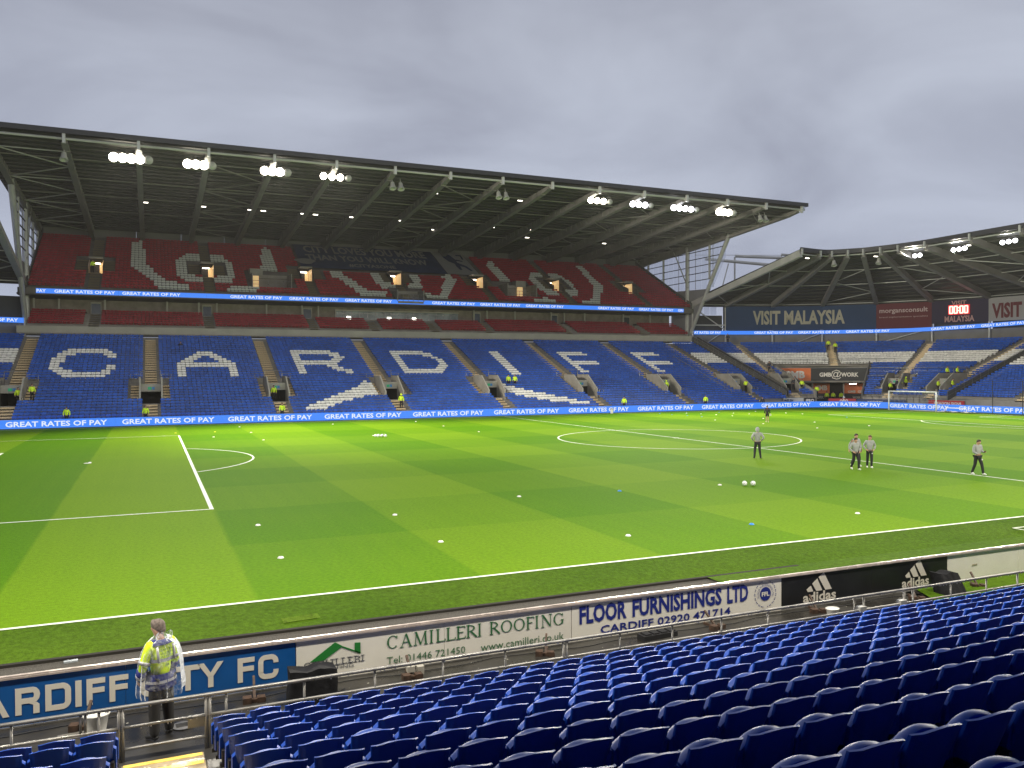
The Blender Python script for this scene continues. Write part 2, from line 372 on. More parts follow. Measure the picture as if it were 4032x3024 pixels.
# vomitories: a sunk well with an opening under the upper rows
def vomitory(fr, parent):              # fr(u,s,z) local frame, u across
    v = bpy.data.objects.new('vomitory', None); COL.objects.link(v); v.parent = parent
    mb = MB(); fz = surf(VS0)-.65; so = VS0+2.3; top = surf(VS1)
    w = .98
    def q(a, b, c_, d, mi=0): mb.add([fr(*a), fr(*b), fr(*c_), fr(*d)], [(0, 1, 2, 3)], mi)
    q((-w, VS0, fz), (w, VS0, fz), (w, VS1+2, fz), (-w, VS1+2, fz), 0)
    for sg in (-1, 1):
        for t in (w, w+.16):
            mb.add([fr(sg*t, VS0-.2, fz-.3), fr(sg*t, VS1, fz-.3), fr(sg*t, VS1, top+.85), fr(sg*t, so, top+.85), fr(sg*t, VS0-.2, surf(VS0)+.95)], [(0, 1, 2, 3, 4)], 0)
        mb.add([fr(sg*w, VS1, top+.85), fr(sg*(w+.16), VS1, top+.85), fr(sg*(w+.16), so, top+.85), fr(sg*w, so, top+.85), fr(sg*(w+.16), VS0-.2, surf(VS0)+.95), fr(sg*w, VS0-.2, surf(VS0)+.95)], [(0, 1, 2, 3), (3, 2, 4, 5)], 1)
        q((sg*w, VS0-.2, fz-.3), (sg*(w+.16), VS0-.2, fz-.3), (sg*(w+.16), VS0-.2, surf(VS0)+.95), (sg*w, VS0-.2, surf(VS0)+.95), 1)
    q((-w, so, fz+1.85), (w, so, fz+1.85), (w, so, top+.1), (-w, so, top+.1), 1)
    q((-w, so, top+.1), (w, so, top+.1), (w, VS1, top+.1), (-w, VS1, top+.1), 1)
    q((-w, so, fz+2.05), (w, so, fz+2.05), (w, VS1+2, fz+2.05), (-w, VS1+2, fz+2.05), 0)
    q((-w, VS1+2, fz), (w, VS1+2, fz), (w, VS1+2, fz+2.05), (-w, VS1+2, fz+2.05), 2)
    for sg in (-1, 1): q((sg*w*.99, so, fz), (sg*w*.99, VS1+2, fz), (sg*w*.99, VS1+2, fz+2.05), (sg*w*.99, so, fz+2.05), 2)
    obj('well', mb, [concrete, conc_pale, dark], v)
    mb = MB(); q((-.30, so-.03, fz+2.05), (.05, so-.03, fz+2.05), (.05, so-.03, fz+2.35), (-.30, so-.03, fz+2.35)); obj('exit_sign', mb, mat('exit_green', (.02, .25, .12), .5, emis=(.02, .35, .15), es=.3), v)
    mb = MB(); q((.08, so-.03, fz+2.05), (.36, so-.03, fz+2.05), (.36, so-.03, fz+2.35), (.08, so-.03, fz+2.35)); obj('block_sign', mb, mat('block_blue', (.05, .25, .6), .5), v)
    mb = MB()
    for sg in (-1, 1):
        mb.tube([fr(sg*(w+1.05), VS1+.3, top+.2), fr(sg*(w+1.05), VS1+.3, top+1.15), fr(sg*(w+.1), VS1+.3, top+1.15), fr(sg*(w+.1), VS1+.3, top+.2)], .03, 5)
        mb.tube([fr(sg*(w+1.05), VS1+.3, top+.7), fr(sg*(w+.1), VS1+.3, top+.7)], .02, 4)
        mb.tube([fr(sg*(w+.3), VS0-.4, surf(VS0-.4)), fr(sg*(w+.3), VS0-.4, surf(VS0)+.8), fr(sg*(w+.9), VS0-.4, surf(VS0)+.8), fr(sg*(w+.9), VS0-.4, surf(VS0-.4))], .03, 5)
    mb.tube([fr(-w, VS1, top+1.5), fr(w, VS1, top+1.5)], .03, 5); mb.tube([fr(-w, VS1, top+1.5), fr(-w, VS1, top)], .03, 5); mb.tube([fr(w, VS1, top+1.5), fr(w, VS1, top)], .03, 5)
    obj('guard_rail', mb, galv, v)
    # side steps flanking the well
    mb = MB()
    for sg in (-1, 1):
        for r in range(4, 11):
            for k in (0, 1):
                a = r*TR+k*TR/2; z = surf(r*TR)+(.03 if k == 0 else RI/2+.03)
                p = [fr(sg*(w+.2), a, z-.16), fr(sg*(w+1.0), a, z-.16), fr(sg*(w+1.0), a, z), fr(sg*(w+.2), a, z), fr(sg*(w+1.0), (r+1)*TR, z), fr(sg*(w+.2), (r+1)*TR, z)]
                mb.add(p, [(0, 1, 2, 3)], 1); mb.add(p, [(3, 2, 4, 5)], 0)
    stf('side_steps', mb, [MATS['step_tread'], MATS['step_riser']], v)
for a in main_aisles: vomitory(lambda u, s, z, a=a: (a+u, Y0+s, z), main)
def arc_frame(th):
    a = R(th); e = Vector((math.sin(a), math.cos(a), 0)); t = Vector((math.cos(a), -math.sin(a), 0))
    return lambda u, s, z: tuple(Vector((CX, CY, z))+e*(R0+s)+t*u)
vomitory(arc_frame(66), end); vomitory(arc_frame(90), end); vomitory(arc_frame(14.3), end)

# ------------------------------------------------------------------ far seats (thousands: one object per colour)
def seat_tpl():                       # origin at the tread, faces -y (towards pitch)
    m = MB()
    w = .220
    # back rest, leaning away, with a rounded crown and a turned-over top edge
    A = [(-w*.92, .155, .615), (w*.92, .155, .615), (w, .19, .72), (w, .215, .79), (w*.62, .225, .84), (-w*.62, .225, .84), (-w, .215, .79), (-w, .19, .72)]
    m.add(A, [(0, 1, 2, 7), (7, 2, 3, 6), (6, 3, 4, 5)])
    m.add([A[6], A[5], A[4], A[3], (w, .26, .78), (w*.62, .27, .825), (-w*.62, .27, .825), (-w, .26, .78), (w, .235, .62), (-w, .235, .62)], [(1, 2, 5, 6), (2, 3, 4, 5), (0, 1, 6, 7), (7, 4, 8, 9)])
    # tipped-up pan standing proud of the back
    q = w*.93
    m.add([(-q, .035, .40), (q, .035, .40), (q, .085, .53), (q*.6, .10, .56), (-q*.6, .10, .56), (-q, .085, .53), (q*.6, .15, .565), (-q*.6, .15, .565), (q, .14, .53), (-q, .14, .53), (q, .12, .40), (-q, .12, .40)],
          [(0, 1, 2, 3, 4, 5), (4, 3, 6, 7), (3, 2, 8, 6), (5, 4, 7, 9), (1, 10, 8, 2), (0, 5, 9, 11)])
    return np.array(m.v), m.f
TV, TF = seat_tpl()
def seats_object(name, places, m, parent=None, tv=TV, tf=TF):
    n_ = len(places)
    if not n_: return
    A = np.array(places); ca, sa = np.cos(A[:, 3]), np.sin(A[:, 3]); jit = rng.normal(0, .008, (n_, 3)); A[:, 3] += rng.normal(0, .025, n_)
    X = A[:, None, 0]+tv[None, :, 0]*ca[:, None]-tv[None, :, 1]*sa[:, None]+jit[:, None, 0]
    Y = A[:, None, 1]+tv[None, :, 0]*sa[:, None]+tv[None, :, 1]*ca[:, None]+jit[:, None, 1]
    Z = A[:, None, 2]+tv[None, :, 2]+jit[:, None, 2]
    V = np.stack([X, Y, Z], -1).reshape(-1, 3); k = len(tv)
    li = np.concatenate([np.array(f) for f in tf]); ls = np.array([len(f) for f in tf])
    LI = (li[None, :]+np.arange(n_)[:, None]*k).ravel(); LT = np.tile(ls, n_); LS = np.concatenate([[0], np.cumsum(LT)[:-1]])
    me = bpy.data.meshes.new(name); me.vertices.add(len(V)); me.vertices.foreach_set('co', V.ravel())
    me.loops.add(len(LI)); me.loops.foreach_set('vertex_index', LI); me.polygons.add(len(LT)); me.polygons.foreach_set('loop_start', LS); me.polygons.foreach_set('loop_total', LT)
    me.materials.append(m); me.update(calc_edges=True); me.validate()
    return obj(name, me, None, parent)
LET = {
'C': ["...#########..", "..###########.", ".####......###", ".##.........##", "###...........", "###...........", "##............", "##..........##", "###.........##", ".####......##.", "..###########.", "...#########.."],
'A': [".....####.....", "....######....", "...###..###...", "..###....###..", ".###......###.", "##############", "##############", "##..........##", "##..........##", "##..........##", "##..........##"],
'R': ["###########...", "#############.", "##........###.", "##.........###", "##........###.", "############..", "###########...", "##......###...", "##.......###..", "##........####", "##..........##"],
'D': ["##########....", "############..", "##.......###..", "##.........##.", "##..........##", "##..........##", "##..........##", "##.........###", "##........###.", "############..", "###########..."],
'I': ["###"]*12,
'F': ["#########.", "##########", "##........", "##........", "##........", "##########", "##########", "##........", "##........", "##........", "###......."]}
letters = [('C', 4.6, 23), ('A', 17.4, 22), ('R', 30.8, 23), ('D', 43.8, 23), ('I', 58.2, 23), ('F', 69.0, 23), ('F', 81.6, 23)]
SP = .468
lit = set()
def in_poly(x, y, poly):
    c_ = False; j = len(poly)-1
    for i in range(len(poly)):
        xi, yi = poly[i]; xj, yj = poly[j]
        if (yi > y) != (yj > y) and x < (xj-xi)*(y-yi)/(yj-yi)+xi: c_ = not c_
        j = i
    return c_
SW = [[(29.2, -.8), (30.4, .3), (34.1, 3.2), (36.5, 5.1), (38.2, 7.2), (39.1, 3.0), (36.9, 2.6), (33.9, .8), (31.4, -.8)],
      [(54.2, 7.2), (55.5, 5.2), (58.3, 3.3), (62.1, .9), (64.6, -.6), (62.4, -.7), (59, .3), (55.6, 2.3), (54.4, 4.8)]]
bl, wh = [], []
pend = []
def put(x, y, z, a, white): (wh if white else bl).append((x, y, z, a))
for i in range(-1, len(main_aisles)):
    a = main_aisles[i]+.72 if i >= 0 else -12; b = main_aisles[i+1]-.72 if i+1 < len(main_aisles) else 96.6
    n_ = int((b-a)/SP); off = (b-a-n_*SP)/2+SP/2
    for r in range(-2, NR-1):
        s = r*TR
        if r < 0 and a > 91: continue
        for k in range(n_):
            x = a+off+k*SP
            if abs(x-97.2) < .5: continue
            if VS0-.5 < s < VS1+.2 and any(abs(x-q) < 2.05 for q in main_aisles): continue
            white = any(in_poly(x, s+.2, p) for p in SW)
            for ch, x0, rt_ in letters:
                c0 = int(round((x-x0)/SP)); rr = rt_-r
                if 0 <= rr < len(LET[ch]) and 0 <= c0 < len(LET[ch][0]) and LET[ch][rr][c0] == '#': white = True
            if x > 92 and 18 <= r <= 23: white = True
            if x < .9 and 18 <= r <= 23: white = True
            put(x, Y0+s+.1, surf(s), 0, white)
for r in range(2, NR-1):
    s = r*TR; rad = R0+s+.35; d = math.degrees(SP/rad); z = surf(s)
    bounds = [(3.5 if s > 0 else 0, 14.3), (14.3, 40.5), (40.5, 66), (66, 90)]
    for a, b in bounds:
        g = math.degrees(.72/rad); lo, hi = a+g, b-g; n_ = int((hi-lo)/d)
        for k in range(n_):
            th = lo+(hi-lo-n_*d)/2+d*(k+.5)
            if s < TUN_S+.3 and tunnel_left(s)-1.2 < th < TUN_R+.8: continue
            if VS0-.5 < s < VS1+.2 and any(abs(th-q)*pi/180*rad < 2.05 for q in (14.3, 66, 90)): continue
            x, y, _ = P_arc(th, s+.1, 0)
            if x < 97.9: continue
            put(x, y, z, -R(th), 18 <= r <= 23)
    for a, b in ((20, 33.5), (33.5, 46.5), (46.5, 59.5)):
        n_ = int((b-a-1.44)/SP)
        for k in range(n_):
            y = a+.72+SP*(k+.5)
            if abs(y-55.5) < .4: continue
            if VS0-.5 < s < VS1+.2 and abs(y-59.5) < 2.05: continue
            w_ = 18 <= r <= 23 or (y < 56 and 16 <= r <= 19)
            put(CX+R0+s+.1, y, z, -pi/2, w_)
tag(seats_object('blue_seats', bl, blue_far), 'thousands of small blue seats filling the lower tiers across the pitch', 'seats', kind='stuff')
tag(seats_object('white_seats', wh, white_p), 'white seats spelling CARDIFF and drawing bands in the blue tiers', 'seats', kind='stuff')

# railings and dividing barriers in the lower bowl
def rail_line(name, pts, h, parent, solid=None, post=1.5, label=None):
    mb = MB(); top = [(x, y, z+h) for x, y, z in pts]; mb.tube(top, .035, 5); mb.tube([(x, y, z+h*.5) for x, y, z in pts], .02, 4)
    for p, q in zip(pts, pts[1:]):
        L0 = (Vector(q)-Vector(p)).length; n_ = max(1, int(L0/post))
        for i in range(n_+1):
            c_ = Vector(p).lerp(Vector(q), i/n_); mb.tube([c_, c_+Vector((0, 0, h))], .025, 4)
    o = obj(name, mb, galv, parent)
    if solid:
        m2 = MB()
        for p, q in zip(pts, pts[1:]): m2.prism([p, q, (q[0], q[1], q[2]+h*.93), (p[0], p[1], p[2]+h*.93)], (.04, .04, 0))
        obj('infill_panel', m2, solid, o)
    return o
def sl(x, s): return (x, Y0+s, surf(s))
mesh_m = mat('mesh_infill', (.07, .07, .065), .6)
rail_line('segregation_barrier', [sl(97.0, .7), sl(97.5, 23.5)], 1.15, main, mesh_m)
rail_line('segregation_barrier', [sl(98.0, 1.4), sl(98.4, 23.5)], 1.15, end, mesh_m)
rail_line('stair_rail', [sl(87.7, 1.1), sl(87.3, 14.4)], 1.1, main)
rail_line('segregation_barrier', [(108.6, 55.6, surf(.8)), (124, 55.6, surf(16))], 1.2, end, mesh_m)
for s_ in (2.0,):
    pts = [P_arc(t, 1.35, .75) for t in range(0, 27, 4)]; rail_line('front_rail', pts, .9, end)
    pts = [P_arc(t, 1.35, .75) for t in range(54, 91, 4)]; rail_line('front_rail', pts, .9, end)
for s_, t0, t1 in ((6.5, 53, 63), (9.5, 53, 90), (13.2, 20, 60)):
    rail_line('cross_rail', [P_arc(t, s_, surf(s_)) for t in np.linspace(t0, t1, 8)], 1.05, end)

# corner tunnel with sponsor boards
mb = MB()
lf = lambda s, z: P_arc(tunnel_left(s), s, z); rf = lambda s, z: P_arc(TUN_R, s, z)
for fn, dd in ((lf, -.25), (rf, .25)):
    mb.prism([fn(1.2, 0), fn(TUN_S, 0), fn(TUN_S, surf(TUN_S)+.9), fn(1.2, surf(1.2)+.9)], (dd, 0, 0))
A_ = [P_arc(t, TUN_S, 0) for t in np.linspace(tunnel_left(TUN_S), TUN_R, 12)]
for p, q in zip(A_, A_[1:]):
    for z0_, z1_ in ((3.15, 3.55), (5.55, 5.9)): mb.prism([(p[0], p[1], z0_), (q[0], q[1], z0_), (q[0], q[1], z1_), (p[0], p[1], z1_)], (.3, .3, 0))
mb.prism([P_arc(tunnel_left(TUN_S), TUN_S, 5.9), P_arc(TUN_R, TUN_S, 5.9), P_arc(TUN_R, TUN_S+1.0, 5.9), P_arc(18, TUN_S+1.0, 5.9)], (0, 0, -.1))
tun = obj('tunnel_walls', mb, concrete, end)
mb = MB(); B_ = [P_arc(t, 16.2, 0) for t in np.linspace(12, 56, 10)]
for p, q in zip(B_, B_[1:]): mb.add([(p[0], p[1], 0), (q[0], q[1], 0), (q[0], q[1], 3.3), (p[0], p[1], 3.3)], [(0, 1, 2, 3)])
mb.add([P_arc(17, 12, 3.3), P_arc(53, 12, 3.3), P_arc(56, 16.4, 3.3), P_arc(12, 16.4, 3.3)], [(0, 1, 2, 3)])
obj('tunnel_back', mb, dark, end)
def arc_panel(mb, t0, t1, s, z0_, z1_, mi=0, n_=6):
    q = [P_arc(t, s, 0) for t in np.linspace(t0, t1, n_)]
    for a, b in zip(q, q[1:]): mb.prism([(a[0], a[1], z0_), (b[0], b[1], z0_), (b[0], b[1], z1_), (a[0], a[1], z1_)], (.05, .05, 0), mi)
orange = mat('orange_board', (.80, .20, .055), .5, noise=(.5, .06))
blackb = mat('black_board', (.018, .018, .02), .45)
pale_ink = mat('pale_ink', (.80, .75, .66), .5)
bb = thing('tunnel_banner', 'wide orange and black GMB banner over the corner tunnel mouth', 'banner')
mb = MB(); arc_panel(mb, 18.6, 32.3, TUN_S-.1, 3.56, 5.54); obj('orange_panel', mb, orange, bb)
mb = MB(); arc_panel(mb, 32.3, 51.8, TUN_S-.1, 3.56, 5.54); obj('black_panel', mb, blackb, bb)
def arc_text(mb, txt, tc_, s, zc, w, h, bold=.02, mi=0):
    rr = R0+s
    def cv(a, b):
        t = tc_+math.degrees((a-w/2)/rr); return P_arc(t, s, zc-h/2+b)
    text_on(mb, txt, (0, 0, 0), (1, 0, 0), (0, 0, 1), w, h, bold, mi, cv)
mb = MB(); arc_text(mb, 'GMB', 26.3, TUN_S-.16, 4.5, 3.3, 1.2, .05); obj('lettering', mb, pale_ink, bb)
mb = MB(); arc_text(mb, 'GMB', 37.3, TUN_S-.16, 4.5, 1.75, .68, .04); obj('lettering', mb, pale_ink, bb); mb = MB(); arc_text(mb, 'WORK', 45.6, TUN_S-.16, 4.5, 2.5, .68, .04); obj('lettering', mb, pale_ink, bb); mb = MB()
arc_text(mb, '@', 41.0, TUN_S-.18, 4.5, 1.5, 1.5, .0)
obj('lettering', mb, pale_ink, bb)
def board_thing(name, label, t0, t1, s, z0_, z1_, m, txt=None, tw=1, th_=.4, ink=None, tcen=None, group=None, tz=None):
    o = thing(name, label, 'board', group=group)
    mb = MB(); arc_panel(mb, t0, t1, s, z0_, z1_, 0, 4); obj('panel', mb, m, o)
    if txt:
        mb = MB(); arc_text(mb, txt, tcen or (t0+t1)/2, s-.06, tz or (z0_+z1_)/2, tw, th_, .04); obj('lettering', mb, ink or pale_ink, o)
    return o
board_thing('tunnel_board', 'orange GMB board deep in the corner tunnel, left of the black door', 34.0, 39.5, 15.6, 1.5, 3.25, orange, 'GMB', 1.9, .8)
board_thing('tunnel_board', 'black WORK board below the left orange board in the corner tunnel', 33.5, 39.5, 15.7, .3, 1.45, blackb, 'WORK', 1.6, .45, None, 36.0)
board_thing('tunnel_board', 'orange GMB board right of the black door in the corner tunnel', 44, 51.5, 15.6, 1.5, 3.25, orange, 'GMB  GMB', 2.6, .4, None, None, None, 1.8)
board_thing('tunnel_board', 'dark lower board right of the door in the corner tunnel', 44, 51.5, 15.7, .3, 1.45, blackb, 'WORK', 1.2, .3)
mb = MB(); mb.box(-.08, -.08, 0, .08, .08, 3.2)
for t in (33.2, 43.6): obj('tunnel_post', mb, conc_pale, end, loc=P_arc(t, TUN_S+.6, 0))
mb = MB(); mb.beam(P_arc(45.5, TUN_S+.5, 3.05), P_arc(47.8, TUN_S+.5, 3.05), .12, .1); obj('tube_light', mb, tube_l, end)

# small boards on the front wall of the corner stand
navy = mat('navy_board', (.015, .03, .10), .5); redb = mat('red_board', (.45, .03, .03), .5); wb = mat('white_board', (.6, .58, .52), .5)
board_thing('front_board', 'pale WELSH lettered board low in front of the corner seats', 3.5, 17.5, 1.1, .5, 1.25, wb, 'WELSH', 1.5, .4, navy, 7)
board_thing('front_board', 'black iPRO board low in front of the corner seats', 18.0, 25.0, 1.1, .5, 1.25, black, 'iPRO', 1.2, .45)
board_thing('front_board', 'red board with pale rings in front of the tunnel mouth', 33, 49, 1.1, .45, 1.15, redb, 'OOO', 1.1, .5, None, 42)
board_thing('front_board', 'navy board with small white marks between red boards', 49.5, 78, 1.1, .4, 1.1, navy, 'WANTAGE PLC', 2.0, .22, None, 60)
o = thing('front_board', 'red DRAGON SIGNS board behind the small goal', 'board'); mb = MB(); mb.prism([(109.15, 58.9, .4), (109.15, 53.6, .4), (109.15, 53.6, 1.2), (109.15, 58.9, 1.2)], (.05, 0, 0)); obj('panel', mb, redb, o)
mb = MB(); text_on(mb, 'DRAGON SIGNS', (109.1, 58.0, .6), (0, -1, 0), (0, 0, 1), 4.0, .4, .03); obj('lettering', mb, pale_ink, o)

# ------------------------------------------------------------------ LED boards
PP = [(-14, 69.0), (93, 69.0), (96.8, 69.2), (99.9, 68.2), (102.8, 66.9), (104.0, 64.3), (104.8, 60.9), (105.2, 53.7), (106.0, 43.6), (106.4, 20)]
plen = [0]
for a, b in zip(PP, PP[1:]): plen.append(plen[-1]+math.dist(a, b))
def pp(u, off=0.):
    for i in range(len(PP)-1):
        if u <= plen[i+1] or i == len(PP)-2:
            t = (u-plen[i])/(plen[i+1]-plen[i]); a, b = PP[i], PP[i+1]
            dx_, dy_ = (b[0]-a[0])/(plen[i+1]-plen[i]), (b[1]-a[1])/(plen[i+1]-plen[i])
            return (a[0]+(b[0]-a[0])*t+dy_*off, a[1]+(b[1]-a[1])*t-dx_*off)
board = thing('perimeter_led_board', 'continuous blue LED advertising board round the far touchline reading GREAT RATES OF PAY', 'advertising board')
u = 0.0; tx_starts = [16.05+9.75*i for i in range(-1, 13)]
edges = [t-.55 for t in tx_starts]+[tx_starts[-1]+9.2]
TXT = 'GREAT RATES OF PAY'
for i, (a, b) in enumerate(zip(edges, edges[1:])):
    mb = MB(); cuts = [a]+[p for p in plen if a < p < b]+[b]
    for p, q in zip(cuts, cuts[1:]):
        A0, A1 = pp(p), pp(q-.012); mb.prism([(*A0, .06), (*A1, .06), (*A1, .87), (*A0, .87)], (.0, .14, 0) if A0[0] < 100 else (.14, 0, 0))
    o = obj('led_panel', mb, led_m, board)
    mb = MB(); w_ = 8.45
    if i == 0: pass
    def cv(x_, y_, s0=a+.55): p = pp(s0+x_, .012); return (p[0], p[1], .215+y_)
    text_on(mb, TXT, 0, (1, 0, 0), (0, 0, 1), w_, .50, .024, 0, cv)
    obj('lettering', mb, led_w, o)
mb = MB()
for a, b in zip(PP, PP[1:]): mb.prism([(*a, 0), (*b, 0), (*b, .06), (*a, .06)], (.0, .16, 0) if a[0] < 100 else (.16, 0, 0))
obj('base_plinth', mb, mat('led_base', (.03, .04, .09), .5), board)

ribbon_m = led_m
rb = thing('balcony_led_ribbon', 'blue LED ribbon along the main stand balcony reading GREAT RATES OF PAY', 'advertising board')
segs = [(1.75, 3.0, 'PAY', 1.2), (3.0, 21.1, None, 0), (21.1, 50, None, 0), (50, 78.5, None, 0), (78.5, 96, None, 0)]
cut = [1.75, 10.8, 21.15, 31.2, 38.9, 49.2, 59.1, 66.5, 76.6, 86.7, 94.3, 96.0]
for a, b in zip(cut, cut[1:]):
    mb = MB(); mb.box(a, 95.4, 14.93, b-.02, 95.55, 15.52); o = obj('led_panel', mb, led_m, rb)
    mb = MB(); k = 0
    for s0, s1, t in ((1.8, 2.8, 'PAY'), (3.7, 10.4, TXT), (11.2, 18.0, TXT), (24.1, 30.8, TXT), (31.7, 38.4, TXT), (39.3, 46, TXT), (52, 58.7, TXT), (59.5, 66.1, TXT), (67, 73.5, TXT), (79.6, 86.3, TXT), (87.2, 93.9, TXT), (94.8, 95.85, 'GRI')):
        if a <= (s0+s1)/2 < b: text_on(mb, t, (s0, 95.385, 15.035), (1, 0, 0), (0, 0, 1), s1-s0, .39, .022); k = 1
    if k: obj('lettering', mb, led_w, o)

# ------------------------------------------------------------------ main stand, middle and upper tiers
mb = MB()
mb.box(-.3, 94.9, 10.1, 97.2, 95.15, 10.95)                    # pale parapet in front of the red box seats
mb.box(-.3, 95.15, 10.0, 97.2, 102, 10.5)
obj('parapet', mb, conc_pale, main)
mb = MB()
for r in range(7): mb.box(-.3, 95.4+.8*r, 10.4, 97.2, 102, 10.95+.32*(r+1)-.32)
obj('box_terrace', mb, concrete, main)
mb = MB(); mb.box(-.3, 102, 10, 97.6, 102.3, 15.2); obj('rear_wall', mb, brickw, main)
mb = MB(); mb.box(-.3, 95.56, 14.75, 97.6, 102, 15.0); mb.box(-.3, 95.3, 14.82, 97.6, 95.56, 14.92); mb.box(-.2, 95.35, 14.93, 1.7, 95.6, 15.6); mb.box(96.05, 95.35, 14.93, 97.4, 95.6, 15.55)
obj('balcony_soffit', mb, conc_dark, main)
for x in (0.9, 3.7, 9.0, 16.5, 20.5, 22.8, 29.4, 34.3, 36.6, 60.6, 62.8, 67.6, 74.0, 76.4, 80.2, 87.6, 92.9):
    mb = MB(); mb.box(-.11, -.11, 11.5, .11, .11, 14.75); obj('balcony_column', mb, conc_pale, main, loc=(x, 100.9, 0))
wn = bpy.data.objects.new('lounge_window', None); COL.objects.link(wn); wn.parent = main
mb = MB(); mb.box(39.2, 101.9, 14.2, 58.4, 101.6, 14.35); mb.box(39.2, 101.95, 12.6, 39.3, 101.7, 14.2)
obj('frame', mb, mat('window_frame', (.5, .47, .38), .4), wn)
NP = 16
for i in range(NP):
    x0 = 39.3+i*1.19; mb = MB(); mb.box(x0+.03, 101.85, 12.7, x0+1.16, 101.9, 14.18); mb.box(x0-.03, 101.8, 12.7, x0+.03, 101.95, 14.18, 1); mb.box(x0, 101.8, 13.85, x0+1.19, 101.88, 13.9, 1)
    obj('pane', mb, [mat('lounge_glass', (.20, .24, .22), .12, noise=(.7, .6)), galv], wn)
for x in (41.2, 47.3, 51.2):
    mb = MB(); mb.add([(x-.35, 101.78, 13.05), (x+.35, 101.78, 13.0), (x+.3, 101.78, 13.4), (x-.25, 101.78, 13.42)], [(0, 1, 2, 3)]); obj('lit_lamp', mb, small_l, wn)
for x in (7.9, 21.6, 35.2, 61.4, 75.0, 88.8):
    mb = MB(); mb.box(-.65, -.25, 12.2, .65, 0, 14.5); mb.box(-.55, -.27, 12.3, .55, -.25, 14.3, 1); obj('door', mb, [conc_pale, glass_dark], main, loc=(x, 102, 0))
    for sg in (-1, 1):
        mb = MB(); mb.box(sg*1.5-.45, -1.5, 12.1, sg*1.5+.45, -.6, 13.0); obj('equipment_cover', mb, black, main, loc=(x, 102, .1))
    mb = MB(); mb.box(-.6, -5.8, 10.96, .6, -5, 11.1); 
    for r in range(12): mb.box(-.6, -6.2+.4*r, 10.9, .6, -5.8+.4*r, 11.0+.16*r)
    stf('gangway_steps', mb, step_m, main, loc=(x, 102, 0))
for x in (43.9, 52.8):
    mb = MB()
    for r in range(10): mb.box(-.6, -6.2+.4*r, 10.9, .6, -5.8+.4*r, 11.0+.16*r)
    stf('gangway_steps', mb, step_m, main, loc=(x, 102, 0))
rd = []; ais2 = [7.9, 21.6, 35.2, 43.9, 52.8, 61.4, 75.0, 88.8]
for r in range(6):
    k = 0; x = .5
    while x < 96.8:
        x += SP
        if any(abs(x-a) < .85 for a in ais2): continue
        if r == 5 and 36 < x < 61: continue
        rd.append((x, 95.75+.8*r, 10.93+.32*r, 0))
UP = [[(11.9, 14.8), (13.7, 15.8), (13.7, 12.9), (13.8, 6.7), (14.2, 6.7), (14.7, 5.7), (15.1, 4.9), (15.6, 4.0), (16.5, 2.4), (18.4, 1.5), (19.2, 0.7), (19.2, -0.2), (15.6, -0.3), (13.8, 4.0), (12.0, 6.6)],
[(17.9, 9.3), (19.3, 11.8), (21.1, 11.9), (21.0, 10.0), (20.6, 8.9), (19.8, 8.8), (19.8, 4.8), (21.0, 3.0), (21.0, 2.3), (18.8, 2.2), (17.9, 4.0)],
[(22.2, 11.8), (23.9, 11.8), (25.1, 9.1), (25.2, 6.4), (25.2, 3.9), (24.3, 2.2), (22.1, 2.1), (22.2, 3.1), (23.4, 4.8), (23.6, 8.7), (22.5, 8.8), (22.1, 10.2)],
[(29.6, 15.3), (30.9, 15.4), (31.3, 14.4), (31.1, 6.5), (28.9, 5.8), (29.5, 12.6), (30.1, 14.4)],
[(23.9, 0.6), (24.9, 1.4), (28.0, 1.5), (27.9, 0.5), (27.4, -0.3), (24.8, -0.3), (23.9, -0.3)],
[(38.7, 7.2), (39.7, 9.1), (41.7, 9.3), (40.4, 6.5), (41.2, 5.5), (43.0, 1.8), (43.0, 1.1), (45.7, 1.2), (45.0, -0.7), (42.0, -0.6), (41.1, 1.4), (39.8, 4.6), (39.0, 5.6)],
[(45.1, 9.0), (46.9, 8.9), (46.4, 4.5), (47.1, 4.4), (47.9, 2.7), (47.7, 1.9), (45.8, 1.9), (44.8, 4.0)],
[(49.8, 8.9), (52.3, 8.8), (52.0, 4.1), (51.0, 1.9), (48.8, 1.7), (49.1, 2.8), (50.1, 4.5), (50.4, 7.0)],
[(55.5, 9.0), (57.6, 8.7), (58.4, 6.5), (54.4, -0.6), (51.6, -0.8), (51.1, 1.0), (53.5, 0.9), (56.6, 6.4), (56.1, 7.0)],
[(66.7, 14.8), (68.1, 15.0), (67.3, 12.7), (68.0, 11.9), (67.4, 5.4), (65.6, 5.2), (65.9, 9.3), (66.0, 12.8)],
[(73.2, 11.2), (75.2, 11.4), (74.2, 8.8), (73.1, 8.1), (74.4, 2.7), (73.8, 1.8), (71.9, 1.8), (71.4, 7.9)],
[(76.2, 11.3), (78.0, 11.3), (78.9, 8.3), (78.6, 4.2), (77.2, 1.9), (75.0, 1.7), (76.7, 4.7), (77.0, 8.5), (75.8, 9.6), (75.5, 10.1)],
[(83.7, 14.9), (85.0, 14.9), (84.6, 6.9), (80.1, -0.7), (76.5, -0.8), (77.1, 0.2), (79.6, 1.3), (82.8, 6.8), (83.5, 12.5)],
[(68.4, 0.8), (71.6, 1.0), (72.5, 0.2), (72.1, -0.7), (68.6, -0.7)]]
UT, UR = .80, .416
up_ais = [7.9, 21.7, 35.2, 48.6, 62.0, 75.5, 89.6]
up_top = {7.9: True, 21.7: True, 75.5: True, 89.6: True}
plat = [(27.3, 32.4, 2.3, 6.0), (46.9, 50.7, -.5, 2.3), (65.2, 70.0, 2.1, 6.0)]
UV0, UV1 = 5.2, 9.0
mb = MB(); NU = 22
usurf = lambda s: 15.55+.52*s
